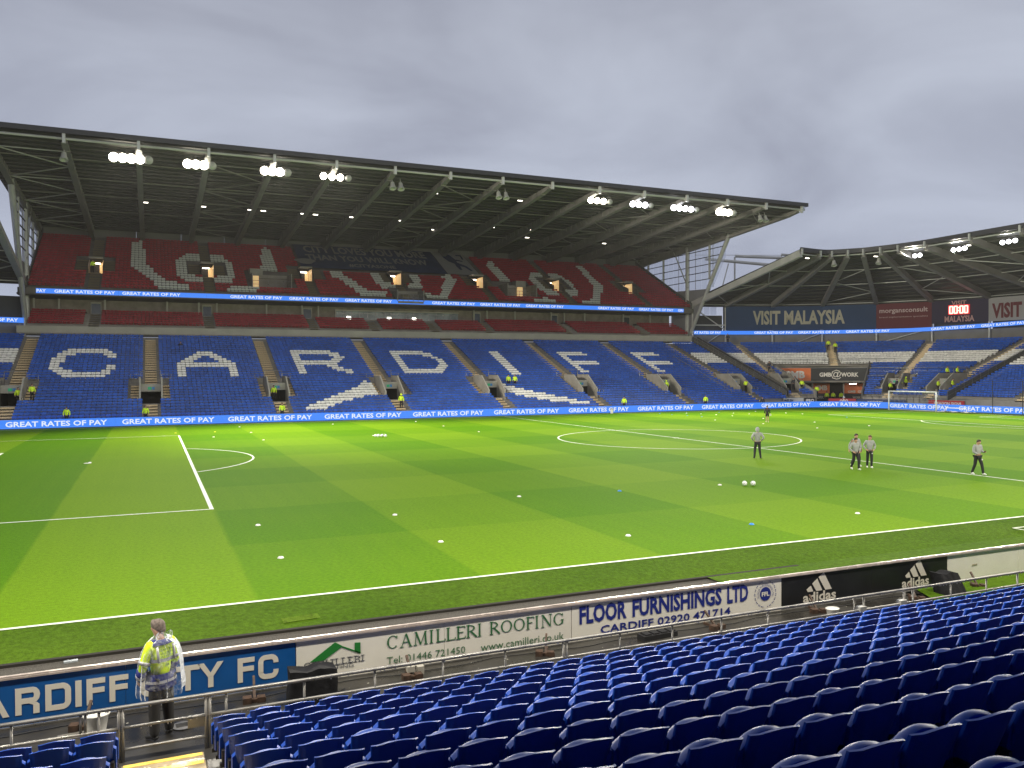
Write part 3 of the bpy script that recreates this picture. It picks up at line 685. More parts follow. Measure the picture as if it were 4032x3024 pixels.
for r in range(NU):
    s0 = r*UT; z = usurf(s0); holes = []
    if UV0-.1 < s0+.4 < UV1: holes = [(a-.85, a+.85) for a in up_ais]
    holes += [(p[0], p[1]) for p in plat if p[2] < s0+.4 < p[3]]
    holes.sort(); us = [.3]+[b for h in holes for b in h]+[98.0]
    for a, b in zip(us, us[1:]):
        if any(h[0]-.01 < (a+b)/2 < h[1]+.01 for h in holes): continue
        mb.add([(a, 95.8+s0, z), (b, 95.8+s0, z), (b, 95.8+s0+UT, z), (a, 95.8+s0+UT, z), (b, 95.8+s0+UT, z+UR), (a, 95.8+s0+UT, z+UR)], [(0, 1, 2, 3), (3, 2, 4, 5)])
mb.box(.3, 95.56, 14.9, 98, 95.8, 15.6)
obj('upper_terrace', mb, conc_dark, main)
uf = lambda a: (lambda u, s, z: (a+u, 95.8+s, z))
for a in up_ais:
    v = bpy.data.objects.new('vomitory', None); COL.objects.link(v); v.parent = main
    fr = uf(a); mb = MB(); w = .85; fz = usurf(UV0)-.05; so = UV0+1.3; top = usurf(UV1)
    def q(A1, B1, C1, D1, mi=0): mb.add([fr(*A1), fr(*B1), fr(*C1), fr(*D1)], [(0, 1, 2, 3)], mi)
    q((-w, UV0, fz), (w, UV0, fz), (w, UV1+1, fz), (-w, UV1+1, fz))
    for sg in (-1, 1):
        mb.add([fr(sg*w, UV0, fz-.2), fr(sg*w, UV1+1, fz-.2), fr(sg*w, UV1+1, top+.3), fr(sg*w, UV1, top+.3), fr(sg*w, UV0, usurf(UV0)+.9)], [(0, 1, 2, 3, 4)])
    q((-w, so, fz+2.1), (w, so, fz+2.1), (w, so, top+.3), (-w, so, top+.3), 1); q((-w, so, top+.3), (w, so, top+.3), (w, UV1, top+.3), (-w, UV1, top+.3), 1)
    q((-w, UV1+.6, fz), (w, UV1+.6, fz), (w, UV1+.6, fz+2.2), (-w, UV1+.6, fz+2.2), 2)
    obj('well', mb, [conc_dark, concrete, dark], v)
    mb = MB(); q((w*.35, UV1+.55, fz), (w*.95, UV1+.55, fz), (w*.95, UV1+.55, fz+2), (w*.35, UV1+.55, fz+2)); q((w*.98, so+.3, fz), (w*.98, UV1+.5, fz), (w*.98, UV1+.5, fz+2.0), (w*.98, so+.3, fz+2.0)); obj('corridor_glow_panel', mb, warm, v)
    mb = MB(); mb.box(a-.5, 95.8+UV1-.2, fz+1.65, a+.45, 95.8+UV1-.1, fz+1.78); obj('tube_light', mb, tube_l, v)
    mb = MB()
    for sg in (-1, 1):
        for r in range(6, 12):
            for k in (0, 1):
                s0 = r*UT+k*UT/2; z = usurf(r*UT)+(.03 if k == 0 else UR/2+.03)
                p = [fr(sg*(w+.05), s0, z-.22), fr(sg*(w+1.5), s0, z-.22), fr(sg*(w+1.5), s0, z), fr(sg*(w+.05), s0, z), fr(sg*(w+1.5), (r+1)*UT, z), fr(sg*(w+.05), (r+1)*UT, z)]
                mb.add(p, [(0, 1, 2, 3)], 1); mb.add(p, [(3, 2, 4, 5)], 0)
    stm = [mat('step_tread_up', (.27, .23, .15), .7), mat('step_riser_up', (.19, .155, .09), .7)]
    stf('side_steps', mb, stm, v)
    mb = MB()
    for r in list(range(0, 7))+(list(range(11, NU-1)) if a in up_top else []):
        for k in (0, 1):
            s0 = r*UT+k*UT/2; z = usurf(r*UT)+(.03 if k == 0 else UR/2+.03)
            p = [fr(-.62, s0, z-.22), fr(.62, s0, z-.22), fr(.62, s0, z), fr(-.62, s0, z), fr(.62, (r+1)*UT, z), fr(-.62, (r+1)*UT, z)]
            mb.add(p, [(0, 1, 2, 3)], 1); mb.add(p, [(3, 2, 4, 5)], 0)
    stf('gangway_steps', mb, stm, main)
for i, p in enumerate(plat):
    mb = MB(); z = usurf(p[2])+.05; y0_, y1_ = 95.8+p[2], 95.8+p[3]
    mb.box(p[0], y0_, z-.3, p[1], y1_, z); mb.box(p[0]-.12, y0_, z, p[0], y1_, usurf(p[3])+.2); mb.box(p[1], y0_, z, p[1]+.12, y1_, usurf(p[3])+.2); mb.box(p[0], y1_, z, p[1], y1_+.12, usurf(p[3])+.3)
    o = obj('wheelchair_platform', mb, concrete, main)
    mb = MB(); mb.tube([(p[0], y0_+.1, z+1), (p[1], y0_+.1, z+1)], .035, 5); mb.tube([(p[0], y0_+.1, z+.5), (p[1], y0_+.1, z+.5)], .03, 5)
    for k in range(6): x = p[0]+(p[1]-p[0])*k/5; mb.tube([(x, y0_+.1, z), (x, y0_+.1, z+1)], .03, 5)
    obj('guard_rail', mb, galv, o)
    if i != 1:
        x = p[0]+.7 if i == 0 else p[1]-1.2
        mb = MB(); mb.box(x-.45, y1_-.3, z, x+.45, y1_-.05, z+2.0); obj('doorway_glow_panel', mb, warm, o)
        mb = MB(); mb.box(x-.75, y1_-.35, z+2, x+1.0, y1_+1.2, z+3.0); obj('door_head', mb, concrete, o)
ban = lambda x, s: 34.6 < x < 62.8 and s > (7.95 if x < 57.2 else 8.2)
wu = []
for r in range(NU-1):
    s = r*UT; x = .6
    while x < 97.4:
        x += SP
        if any(abs(x-a) < .78 for a in (up_ais if r < 8 else [k for k in up_top])): continue
        if UV0-.4 < s < UV1+.3 and any(abs(x-a) < 2.5 for a in up_ais): continue
        if any(p[0]-.5 < x < p[1]+.5 and p[2]-.8 < s < p[3]+.5 for p in plat): continue
        if 61.4 < x < 64.2 and ban(x-1.4, s): continue
        if ban(x, s): continue
        (wu if any(in_poly(x, s+.15, q_) for q_ in UP) else rd).append((x, 95.85+s, usurf(s), 0))
tag(seats_object('red_seats', rd, red_p), 'rows of red seats in the upper and box tiers of the main stand', 'seats', kind='stuff')
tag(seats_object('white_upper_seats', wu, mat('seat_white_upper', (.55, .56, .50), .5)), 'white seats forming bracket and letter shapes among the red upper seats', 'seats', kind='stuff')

# supporters' banner laid over the top red rows
bn = thing('supporters_banner', 'dark blue cloth banner reading CITY LOVES YOU MORE THAN YOU WILL KNOW over red seats', 'banner')
def bs(x, s, up=.9): return (x, 95.8+s+.2, usurf(s)+up+.03*math.sin(x*1.7)*math.cos(s*2))
def patch(x0, x1, s0, s1, mb, nx=40, ny=14): mb.grid([[bs(x0+(x1-x0)*i/nx, s0+(s1-s0)*j/ny) for i in range(nx+1)] for j in range(ny+1)])
mb = MB(); patch(34.8, 57.4, 8.0, 16.9, mb); obj('cloth', mb, mat('banner_navy', (.024, .045, .115), .8, noise=(.4, .25)), bn, True)
mb = MB()
def btxt(t, x0, x1, s0, s1): text_on(mb, t, 0, 0, 0, x1-x0, s1-s0, .03, 0, lambda a, b: bs(x0+a, s0+b, .96)) if False else mb.add([bs(x0+a*(x1-x0), s0+b*(s1-s0), .97) for a, b in text_geo(t, .03)[0]], text_geo(t, .03)[1])
btxt('CITY LOVES YOU MORE', 36.2, 55.9, 13.7, 16.4); btxt('THAN YOU WILL KNOW', 36.1, 55.3, 10.8, 13.0); btxt('#CITYASONE', 42.1, 49.4, 8.7, 10.0)
obj('lettering', mb, mat('banner_print', (.30, .30, .285), .8), bn)
mb = MB(); mb.add([bs(35.7+1.5*math.cos(t)*(1+.2*math.sin(3*t)), 10.2+1.0*math.sin(t), .97) for t in np.linspace(0, 2*pi, 18)[:-1]], [tuple(range(17))]); obj('badge', mb, MATS['banner_print'], bn)
bn2 = thing('player_banner', 'pale grey cloth with a dark kicking figure and a 7 beside the blue banner', 'banner')
mb = MB(); patch(57.5, 62.9, 8.0, 16.9, mb, 10); obj('cloth', mb, mat('banner_grey', (.34, .34, .33), .8), bn2, True)
mb = MB()
def blob(pts): mb.add([bs(57.5+a, 8+b, .98) for a, b in pts], [tuple(range(len(pts)))])
blob([(1.5, 8), (2.2, 8.4), (2.9, 7.6), (3.3, 6), (3.2, 4.4), (2.6, 4), (1.8, 5), (1.4, 6.4)]); blob([(2.6, 4.4), (3.3, 4.5), (4.3, 3.2), (4.8, 1.6), (4.4, 1.4), (3.8, 2.8), (3.2, 3.2), (3, 1.6), (2.6, 1.6), (2.5, 3.2)])
blob([(3.2, 5.4), (3.4, 6), (4.4, 5.4), (4.3, 5.1)]); blob([(4.0, 8), (5.0, 8), (5.0, 7.5), (4.0, 7.5)]); blob([(4.7, 7.5), (5.0, 7.5), (4.8, 6), (4.5, 6)])
obj('figure_print', mb, MATS['banner_navy'], bn2)

# ------------------------------------------------------------------ main roof
rz = lambda y: 27.75-.048*(y-71)
mb = MB(); mb.add([(-1, 70.5, rz(70.5)+.25), (99.0, 70.5, rz(70.5)+.25), (99.0, 114.2, rz(114)+.25), (-1, 114.2, rz(114)+.25)], [(0, 3, 2, 1)])
mb.add([(-1, 70.5, rz(70.5)+.55), (99.0, 70.5, rz(70.5)+.55), (99.0, 114.2, rz(114)+.6), (-1, 114.2, rz(114)+.6)], [(0, 1, 2, 3)])
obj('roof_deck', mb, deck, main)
mb = MB()
for i in range(30): y = 71.3+i*1.44; mb.box(-.9, y, rz(y)+.05, 98.9, y+.1, rz(y)+.24)
stf('deck_purlins', mb, mat('purlin', (.045, .044, .040), .7), main)
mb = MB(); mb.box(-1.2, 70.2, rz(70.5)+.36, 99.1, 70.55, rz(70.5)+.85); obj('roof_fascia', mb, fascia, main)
mb = MB(); mb.tube([(-1.2, 70.75, rz(71)+.0), (98.9, 70.75, rz(71)+.0)], .13, 8); obj('eaves_tube', mb, steel_pale, main)
RX = [.45+6.53*k for k in range(16)]; RX[-1] = 98.15
for k, x in enumerate(RX):
    mb = MB(); w = .2
    prof = [(71.2, rz(71.2)+.1), (113.6, rz(113.6)+.1), (113.6, rz(113.6)-1.7), (110, rz(110)-1.25), (92, rz(92)-1.05), (73.5, rz(73.5)-.5), (71.2, rz(71.2)-.25)]
    mb.prism([(x-w, y, z) for y, z in prof], (2*w, 0, 0))
    # flanges and stiffeners
    lo = prof[2:]; 
    for (ya, za_), (yb, zb_) in zip(lo, lo[1:]): mb.beam((x, ya, za_-.04), (x, yb, zb_-.04), .6, .08)
    for j in range(26): y = 73+j*1.55; zt = rz(y); mb.box(x-w-.07, y, zt-.62, x+w+.07, y+.05, zt+.05)
    o = obj('rafter', mb, steel, main)
    mb = MB(); mb.box(x-.14, 70.3, rz(71)-.5, x+.14, 70.62, rz(71)+.45); mb.beam((x, 70.6, rz(71)-.3), (x, 71.3, rz(71)+.05), .2, .16); obj('eaves_bracket', mb, steel_pale, o)
    mb = MB(); mb.box(x-.16, 113.4, 23.9, x+.16, 113.7, rz(113)-.6); obj('roof_post', mb, steel_pale, o)
mb = MB()
for y in (76.5, 84, 91.5, 99.5): mb.tube([(.4, y, rz(y)-.3), (98.1, y, rz(y)-.3)], .07, 5)
obj('tie_tube', mb, steel, main)
for k in (0, 3, 7, 11, 14):
    mb = MB(); x0, x1 = RX[k]+.2, RX[k+1]-.2; ys = [73.5, 79, 84.5, 90, 95.5, 101, 106.5, 112]
    for j, (a, b) in enumerate(zip(ys, ys[1:])):
        p, q = ((x0, a), (x1, b)) if j % 2 == 0 else ((x1, a), (x0, b))
        mb.tube([(p[0], p[1], rz(p[1])-.45), (q[0], q[1], rz(q[1])-.45)], .07, 5)
    for y in ys[::2]: mb.tube([(x0, y, rz(y)-.47), (x1, y, rz(y)-.47)], .06, 5)
    obj('zigzag_brace', mb, steel_pale if k == 0 else steel, main)
mb = MB()
for i in range(16): x0 = RX[0]+i*(97.7/16); mb.box(x0, 113.75, 24.0, x0+97.7/16-.03, 113.9, 26.2)
for i in range(5): mb.box(.45, 113.7, 24.2+.35*i, 98.1, 113.75, 24.24+.35*i)
obj('rear_cladding', mb, mat('cladding_dk', (.16, .16, .145), .6), main)
# end gables
def gable(fl, parent, name):
    X = lambda v: v if not fl else MIR-v
    g = bpy.data.objects.new(name, None); COL.objects.link(g); g.parent = parent
    gx = 98.15
    def line(y0_, z0_, y1_, z1_, w, h, m, nm): mb = MB(); mb.beam((X(gx), y0_, z0_), (X(gx), y1_, z1_), w, h); return obj(nm, mb, m, g)
    mb = MB(); mb.tube([(X(gx), 97.0, 10.7), (X(gx), 86.2, rz(86)-.3)], [.28, .34], 8); obj('raking_column', mb, steel_pale, g)
    mb = MB(); mb.tube([(X(gx), 97.45, 10.7), (X(gx), 97.3, rz(97)-.4)], .36, 8); obj('main_column', mb, steel_pale, g)
    for y, z in ((91.3, 20.2), (104.5, 19.4), (109.4, 22)): mb = MB(); mb.tube([(X(gx), y, z), (X(gx), y, rz(y)-.3)], .2, 6); obj('column', mb, steel_pale, g)
    # outline of glazing: bottom line follows the stair wall then runs level
    def bot(y):
        if y < 90.5: return 18.6+(90.5-y)/(97-86.2)*15.6*.97
        if y < 102.3: return 18.65+(y-91)*.03
        return 19.0+(y-102.3)*.60
    topz = lambda y: rz(y)-.25
    rails = [20.2, 21.4, 22.6, 23.8, 25.0, 25.9]; ys = [87.2, 88.8, 90.4, 91.9, 93.5, 95.1, 96.7, 98.3, 99.9, 101.5, 103.1, 104.7, 106.3, 107.9, 109.5, 111.1, 112.4]
    pm_ = mat('polycarbonate', (.62, .66, .72), .25); pm_.node_tree.nodes['Principled BSDF'].inputs['Transmission Weight'].default_value = .0
    zs = [17.5]+rails+[28]
    for y0_, y1_ in zip(ys, ys[1:]):
        for z0_, z1_ in zip(zs, zs[1:]):
            a = max(z0_, bot(y0_)); b = max(z0_, bot(y1_)); c_ = min(z1_, topz(y1_)); d = min(z1_, topz(y0_))
            if c_-b < .15 and d-a < .15: continue
            c_ = max(c_, b); d = max(d, a)
            mb = MB(); mb.add([(X(gx+.05), y0_+.03, a), (X(gx+.05), y1_-.03, b), (X(gx+.05), y1_-.03, c_), (X(gx+.05), y0_+.03, d)], [(0, 1, 2, 3)])
            obj('pane', mb, glaze, g)
    mb = MB()
    for z_ in rails:
        y_end = 102.3+(z_-19.0)/.60 if z_ > 19 else 102
        y_st = 97-10.8*(z_-10.7)/15.6
        mb.beam((X(gx-.05), y_st, z_), (X(gx-.05), min(y_end, 112.5), z_), .1, .12)
    obj('glazing_rail', mb, black, g)
    mb = MB()
    for y in ys[2::3]: mb.beam((X(gx), y, bot(y)), (X(gx), y, topz(y)), .06, .06)
    obj('mullion', mb, steel, g)
    mb = MB(); P_ = [(X(gx+.1), 97.3, 10.7), (X(gx+.1), 91.2, 18.6), (X(gx+.1), 102.3, 19.0), (X(gx+.1), 102.3, 10.7)]
    mb.prism(P_, (.08 if not fl else -.08, 0, 0)); obj('cladding', mb, mat('gable_clad', (.20, .20, .215), .6, noise=(.6, .06)), g)
    mb = MB(); mb.prism([(X(gx-.3), 95.8, 15.3), (X(gx-.3), 113.4, 24.6), (X(gx-.3), 113.4, 25.7), (X(gx-.3), 95.8, 16.5)], (.12 if not fl else -.12, 0, 0)); obj('stair_wall', mb, mat('stair_wall_grey', (.09, .09, .085), .7), g)
    mb = MB(); mb.tube([(X(gx-.2), 97, 19.3), (X(gx-.2), 101.5, 26.5)], .1, 5); obj('brace', mb, steel_pale, g)
glaze = bpy.data.materials.new('glazing'); glaze.use_nodes = True; nt = glaze.node_tree; b_ = nt.nodes['Principled BSDF']; b_.inputs['Base Color'].default_value = (.7, .72, .78, 1); b_.inputs['Roughness'].default_value = .3
tr = nt.nodes.new('ShaderNodeBsdfTransparent'); tr.inputs[0].default_value = (.93, .95, 1, 1); tl = nt.nodes.new('ShaderNodeBsdfTranslucent'); tl.inputs[0].default_value = (.8, .85, .95, 1)
m1 = nt.nodes.new('ShaderNodeMixShader'); m1.inputs[0].default_value = .12; m2 = nt.nodes.new('ShaderNodeMixShader'); m2.inputs[0].default_value = .28
nt.links.new(tr.outputs[0], m1.inputs[1]); nt.links.new(b_.outputs[0], m1.inputs[2]); nt.links.new(m1.outputs[0], m2.inputs[1]); nt.links.new(tl.outputs[0], m2.inputs[2]); nt.links.new(m2.outputs[0], nt.nodes['Material Output'].inputs[0])
gable(False, main, 'gable_end'); gable(True, main, 'gable_end')

# ------------------------------------------------------------------ corner stand superstructure (and its mirror at the left)
colang = [12.8, 25.8, 38.8, 52.2, 65.4, 78.7, 92.0]
front = [(102.2, 71.3), (104.0, 70.9), (105.5, 69.3), (106.8, 67.7), (107.6, 65.4), (108.3, 63.0), (108.9, 59.2)]
cols = [P_arc(t, 24, 0)[:2] for t in colang[:6]]+[(132.0, 58.3)]
# straight part continues towards the viewer
for k in range(1, 7): cols.append((132.0, 58.3-6.6*k)); front.append((108.9-.05*k, 59.2-6.6*k))
def superstructure(fl, parent, upto):
    X = (lambda p: (MIR-p[0], p[1], p[2])) if fl else (lambda p: p)
    CC = [(98.2, 96.0)]+cols[:upto]; FF = [(98.2, 70.7)]+front[:upto]
    zf, zb = 21.75, 16.75
    def ext(i, e=3.5, z=None):
        a = Vector((*FF[i], 0)); b = Vector((*CC[i], 0)); d = (b-a); t = 1+e/d.length; p = a+d*t; return (p[0], p[1], zf+(zb-zf)*t if z is None else z)
    mb = MB(); mb2 = MB()
    for i in range(len(CC)-1):
        a, b = (*FF[i], zf), (*FF[i+1], zf); c_, d = ext(i+1), ext(i)
        sh = lambda p, h: X((p[0], p[1], p[2]+h))
        mb.add([sh(a, .25), sh(b, .25), sh(c_, .25), sh(d, .25)], [(0, 1, 2, 3)]); mb.add([sh(a, .5), sh(b, .5), sh(c_, .5), sh(d, .5)], [(3, 2, 1, 0)])
        n_ = 15
        for k in range(n_):
            t = (k+.5)/n_; p = Vector(a).lerp(Vector(d), t); q = Vector(b).lerp(Vector(c_), t)
            mb2.beam(X(p+Vector((0, 0, .18))), X(q+Vector((0, 0, .18))), .1, .14)
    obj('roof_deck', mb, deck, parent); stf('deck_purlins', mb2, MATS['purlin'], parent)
    mb = MB(); fs = []
    # smooth eaves line (Catmull-Rom through the rafter tips)
    F3 = [Vector((*p, 0)) for p in FF]; C_ = []
    for i in range(len(F3)-1):
        p0, p1, p2, p3 = F3[max(i-1, 0)], F3[i], F3[i+1], F3[min(i+2, len(F3)-1)]
        for k in range(5):
            t = k/5; C_.append(.5*((2*p1)+(p2-p0)*t+(2*p0-5*p1+4*p2-p3)*t*t+(3*p1-p0-3*p2+p3)*t**3))
    C_.append(F3[-1])
    for a, b in zip(C_, C_[1:]): mb.beam(X((a[0], a[1], zf+.42)), X((b[0], b[1], zf+.42)), .3, .6)
    obj('roof_fascia', mb, fascia, parent)
    cen = Vector((96, 59, 0))
    mb = MB(); mb.tube([X(tuple(p+(Vector((CX+6, CY-20, 0))-p).normalized()*-.45+Vector((0, 0, zf-.12)))) for p in C_], .1, 6); obj('eaves_tube', mb, steel_pale, parent)
    for i in range(len(CC)):
        a = Vector((*FF[i], zf)); b = Vector((*CC[i], zb)); d = (b-a); mb = MB()
        edge = (i == 0)
        mb.beam(X(a+Vector((0, 0, -.15))), X(b+Vector((0, 0, -.4))), .42, .8 if not edge else 1.0)
        mb.beam(X(a+Vector((0, 0, -.58))), X(b+Vector((0, 0, -.83))), .66, .07)
        o = obj('rafter', mb, steel_pale if edge else steel, parent)
        mb = MB(); p = a+d.normalized()*-.25; mb.beam(X(p+Vector((0, 0, -.4))), X(p+Vector((0, 0, .45))), .22, .22); obj('eaves_bracket', mb, steel_pale, o)
        mb = MB(); mb.tube([X((b[0], b[1], 9.6)), X((b[0], b[1], zb-.3))], .17, 8); obj('column', mb, steel_pale, parent)
    for i in range(len(CC)-1):
        mb = MB(); a, b = Vector((*FF[i], zf-.1)), Vector((*FF[i+1], zf-.1)); c_, d = Vector((*CC[i+1], zb-.1)), Vector((*CC[i], zb-.1))
        for t in (.3, .6): mb.tube([X(a.lerp(d, t)), X(b.lerp(c_, t))], .07, 5)
        if i in (0, 3, 5, 7, 9):
            pts = [(0, .25), (1, .5), (0, .75), (1, .97)] if i != 3 else [(1, .25), (0, .5), (1, .75), (0, .97)]
            for (u0, t0), (u1, t1) in zip(pts, pts[1:]):
                p = a.lerp(d, t0) if u0 == 0 else b.lerp(c_, t0); q = a.lerp(d, t1) if u1 == 0 else b.lerp(c_, t1); mb.tube([X(p-Vector((0, 0, .3))), X(q-Vector((0, 0, .3)))], .07, 5)
        mb.tube([X((*CC[i], 16.35)), X((*CC[i+1], 16.35))], .08, 5)
        obj('roof_brace', mb, steel_pale, parent)
        mb = MB()
        p, q = Vector((*CC[i], 0)), Vector((*CC[i+1], 0))
        off = (p-Vector((CX, CY, 0))); off = off.normalized()*.35 if i < 7 else Vector((.35, 0, 0)); off.z = 0
        mb.prism([X(p+off+Vector((0, 0, 9.5))), X(q+off+Vector((0, 0, 9.5))), X(q+off+Vector((0, 0, 11.4))), X(p+off+Vector((0, 0, 11.4)))], (.15, .15, 0))
        obj('rear_wall', mb, mat('end_wall', (.17, .16, .14), .7, noise=(.7, .12)), parent)
        mb = MB(); o2 = off*3
        mb.add([X(p+o2+Vector((0, 0, 11))), X(q+o2+Vector((0, 0, 11))), X(q+o2+Vector((0, 0, 16.9 if i > 0 else 14.6))), X(p+o2+Vector((0, 0, 16.9 if i > 0 else 14.6)))], [(0, 1, 2, 3)])
        obj('back_cladding', mb, mat('back_dark', (.045, .045, .045), .7), parent)
superstructure(False, end, len(cols)); superstructure(True, left, 5)
# low frame visible between the gable and the first banner
mb = MB(); mb.beam((98.4, 96.1, 12.9), (103.9, 94.7, 12.9), .12, .2); mb.beam((98.6, 96.0, 15.7), (103.8, 94.8, 12.2), .12, .16); mb.tube([(100.6, 95.5, 9.8), (103.9, 94.6, 12)], .1, 6); mb.tube([(114.5, 90.0, 9.7), (118.2, 87.6, 11.4)], .09, 6); mb.tube([(124.6, 81.0, 9.7), (128.6, 74.5, 11.8)], .09, 6)
obj('wind_brace', mb, steel_pale, end)
# blue daylight strip at the back of the corner
mb = MB()
for i in range(4): mb.add([(99.2+i*1.2, 98.2-.3*i, 14.8), (100.3+i*1.2, 97.93-.3*i, 14.8), (100.3+i*1.2, 97.93-.3*i, 16.2), (99.2+i*1.2, 98.2-.3*i, 16.2)], [(0, 1, 2, 3)])
obj('clerestory_pane', mb, glaze, end)

# end ribbon: polygon through the columns, pushed slightly forward
RB = [(98.2, 95.6)]+[(c_[0]-(c_[0]-CX)*.012, c_[1]-(c_[1]-CY)*.012) if i < 6 else (131.6, c_[1]) for i, c_ in enumerate(cols)]
rl = [0]
for a, b in zip(RB, RB[1:]): rl.append(rl[-1]+math.dist(a, b))
def rbp(u, off=0.):
    for i in range(len(RB)-1):
        if u <= rl[i+1] or i == len(RB)-2:
            L0 = rl[i+1]-rl[i]; t = (u-rl[i])/L0; a, b = RB[i], RB[i+1]; ex, ey = (b[0]-a[0])/L0, (b[1]-a[1])/L0
            return (a[0]+(b[0]-a[0])*t+ey*off, a[1]+(b[1]-a[1])*t-ex*off)
def ru(x, y):                          # arc length nearest to a plan point
    return min(np.arange(0, rl[-1], .1), key=lambda u: math.dist(rbp(u), (x, y)))
def rzb(u): return 11.3 if u < 36 else 11.3+min(1, (u-36)/22)*.6
def ribbon(fl, name, label, texts, cuts):
    o = thing(name, label, 'advertising board'); X = (lambda p: (MIR-p[0], p[1], p[2])) if fl else (lambda p: p)
    for a, b in zip(cuts, cuts[1:]):
        cc = [a]+[r_ for r_ in rl if a < r_ < b]+[b]; mb = MB()
        for p, q in zip(cc, cc[1:]):
            A0, A1 = rbp(p), rbp(q-.015); mb.prism([X((*A0, rzb(p))), X((*A1, rzb(q))), X((*A1, rzb(q)+.62)), X((*A0, rzb(p)+.62))], (.1 if not fl else -.1, .1, 0))
        pn = obj('led_panel', mb, led_m, o); mb = MB(); k = 0
        for s0, s1, t in texts:
            if a <= (s0+s1)/2 < b:
                def cv(x_, y_, s0=s0, s1=s1):
                    u = s0+x_ if not fl else s1-x_
                    q = rbp(u, .03); return X((q[0], q[1], rzb(u)+.11+y_))
                text_on(mb, t, 0, 0, 0, s1-s0, .40, .022, 0, cv); k = 1
        if k: obj('lettering', mb, led_w, pn)
T1 = []
for (xa, ya), (xb, yb), t in (((98.0, 95.3), (102.9, 94.6), 'AT RATES OF PAY'), ((108.5, 93.0), (114.5, 90.2), TXT), ((115.2, 89.7), (120.5, 85.6), TXT), ((121.2, 85), (125.5, 79.8), TXT), ((128.5, 74.5), (130.7, 68.3), TXT), ((130.9, 67.5), (131.7, 61.0), TXT)):
    T1.append((ru(xa, ya), ru(xb, yb), t))
T1.append((T1[-1][1]+1, T1[-1][1]+7.6, TXT)); T1.append((T1[-1][1]+7, T1[-1][1]+13.6, TXT))
ribbon(False, 'end_led_ribbon', 'blue LED ribbon curving under the VISIT MALAYSIA banners of the corner stand', T1, [0, T1[0][1]+.4, T1[1][0]-.4, T1[1][1]+.3, T1[2][1]+.3, T1[3][1]+3, T1[4][1]+.4, T1[5][1]+.5, 60, 75])
ribbon(True, 'left_led_ribbon', 'short piece of blue LED ribbon at the left edge of the picture', [(.6, 7.0, TXT), (8, 14, TXT)], [0, 7.4, 15, 22])

# banners over the end ribbon
def span_banner(name, label, i0, i1, m, lines, ink, cat='banner'):
    o = thing(name, label, cat); a = Vector((*cols[i0], 0)); b = Vector((*cols[i1], 0)); d = (b-a).normalized(); nrm = Vector((-d.y, d.x, 0))*-1
    base = [Vector((*cols[k], 0))+nrm*.25 for k in range(i0, i1+1)]; mb = MB()
    z0_, z1_ = 12.0, 16.05
    if i0 >= 4: z0_ = 12.5
    for p, q in zip(base, base[1:]):
        n_ = 6
        for k in range(n_):
            P0, P1 = p.lerp(q, k/n_), p.lerp(q, (k+1)/n_)
            sg = lambda t: .0
            mb.add([P0+Vector((0, 0, z0_)), P1+Vector((0, 0, z0_)), P1+Vector((0, 0, z1_)), P0+Vector((0, 0, z1_))], [(0, 1, 2, 3)])
    obj('cloth', mb, m, o)
    tot = sum((q-p).length for p, q in zip(base, base[1:]))
    def along(u):
        for p, q in zip(base, base[1:]):
            L0 = (q-p).length
            if u <= L0 or q is base[-1]: return p+(q-p)*(u/L0)
            u -= L0
    for t, u0, u1, za_, zb_, bo in lines:
        mb = MB(); text_on(mb, t, 0, 0, 0, (u1-u0)*tot, zb_-za_, bo, 0, lambda x_, y_, u0=u0, za_=za_: along(u0*tot+x_)+nrm*.06+Vector((0, 0, za_+y_)))
        obj('lettering', mb, ink, o)
    return o, base, nrm
gold = mat('banner_gold', (.38, .355, .28), .7); dim = mat('banner_dim', (.42, .25, .25), .7)
span_banner('visit_banner', 'wide dark blue banner with large pale VISIT MALAYSIA lettering', 0, 3, mat('visit_blue', (.018, .045, .115), .8, noise=(.3, .1)), [('VISIT MALAYSIA', .19, .80, 12.95, 15.35, .035)], gold)
span_banner('consult_banner', 'dark red banner with morgansconsult lettering right of the blue banner', 3, 4, mat('maroon_cloth', (.115, .018, .026), .8, noise=(.3, .1)), [('morgansconsult', .06, .93, 14.3, 15.3, .02), ('brand implementation specialists', .06, .93, 13.65, 13.95, .0)], mat('ink_dim', (.50, .38, .38), .7))
o, base, nrm = span_banner('clock_banner', 'dark purple VISIT MALAYSIA banner behind the red digital clock', 4, 5, mat('purple_cloth', (.025, .018, .05), .8), [('VISIT', .36, .62, 15.2, 15.95, .03), ('MALAYSIA', .24, .76, 12.65, 13.6, .03)], dim)
span_banner('white_visit_banner', 'pale grey banner with large dark red VISIT at the right edge', 5, 7, mat('pale_cloth', (.30, .29, .30), .8), [('VISIT', .04, .34, 12.9, 15.2, .04), ('WALES', .42, .8, 12.9, 15.2, .04)], mat('visit_red', (.12, .02, .03), .7))
ck = thing('match_clock', 'red digital clock reading 00:00 under the corner roof', 'clock')
mb = MB(); d = (base[1]-base[0]); dn = d.normalized()
def cp(u, z, k=.3): return base[0]+d*u+nrm*k+Vector((0, 0, z))
mb.prism([cp(.315, 13.78), cp(.685, 13.78), cp(.685, 15.28), cp(.315, 15.28)], -nrm*.2); obj('housing', mb, mat('clock_red_glow', (.25, .0, .01), .5, emis=(1, .0, .015), es=.45), ck)  # housing emits red, standing in for glow around the digits
segm = {'a': (0, 1, 1, 1), 'b': (1, .5, 1, 1), 'c': (1, 0, 1, .5), 'd': (0, 0, 1, 0), 'e': (0, 0, 0, .5), 'f': (0, .5, 0, 1)}
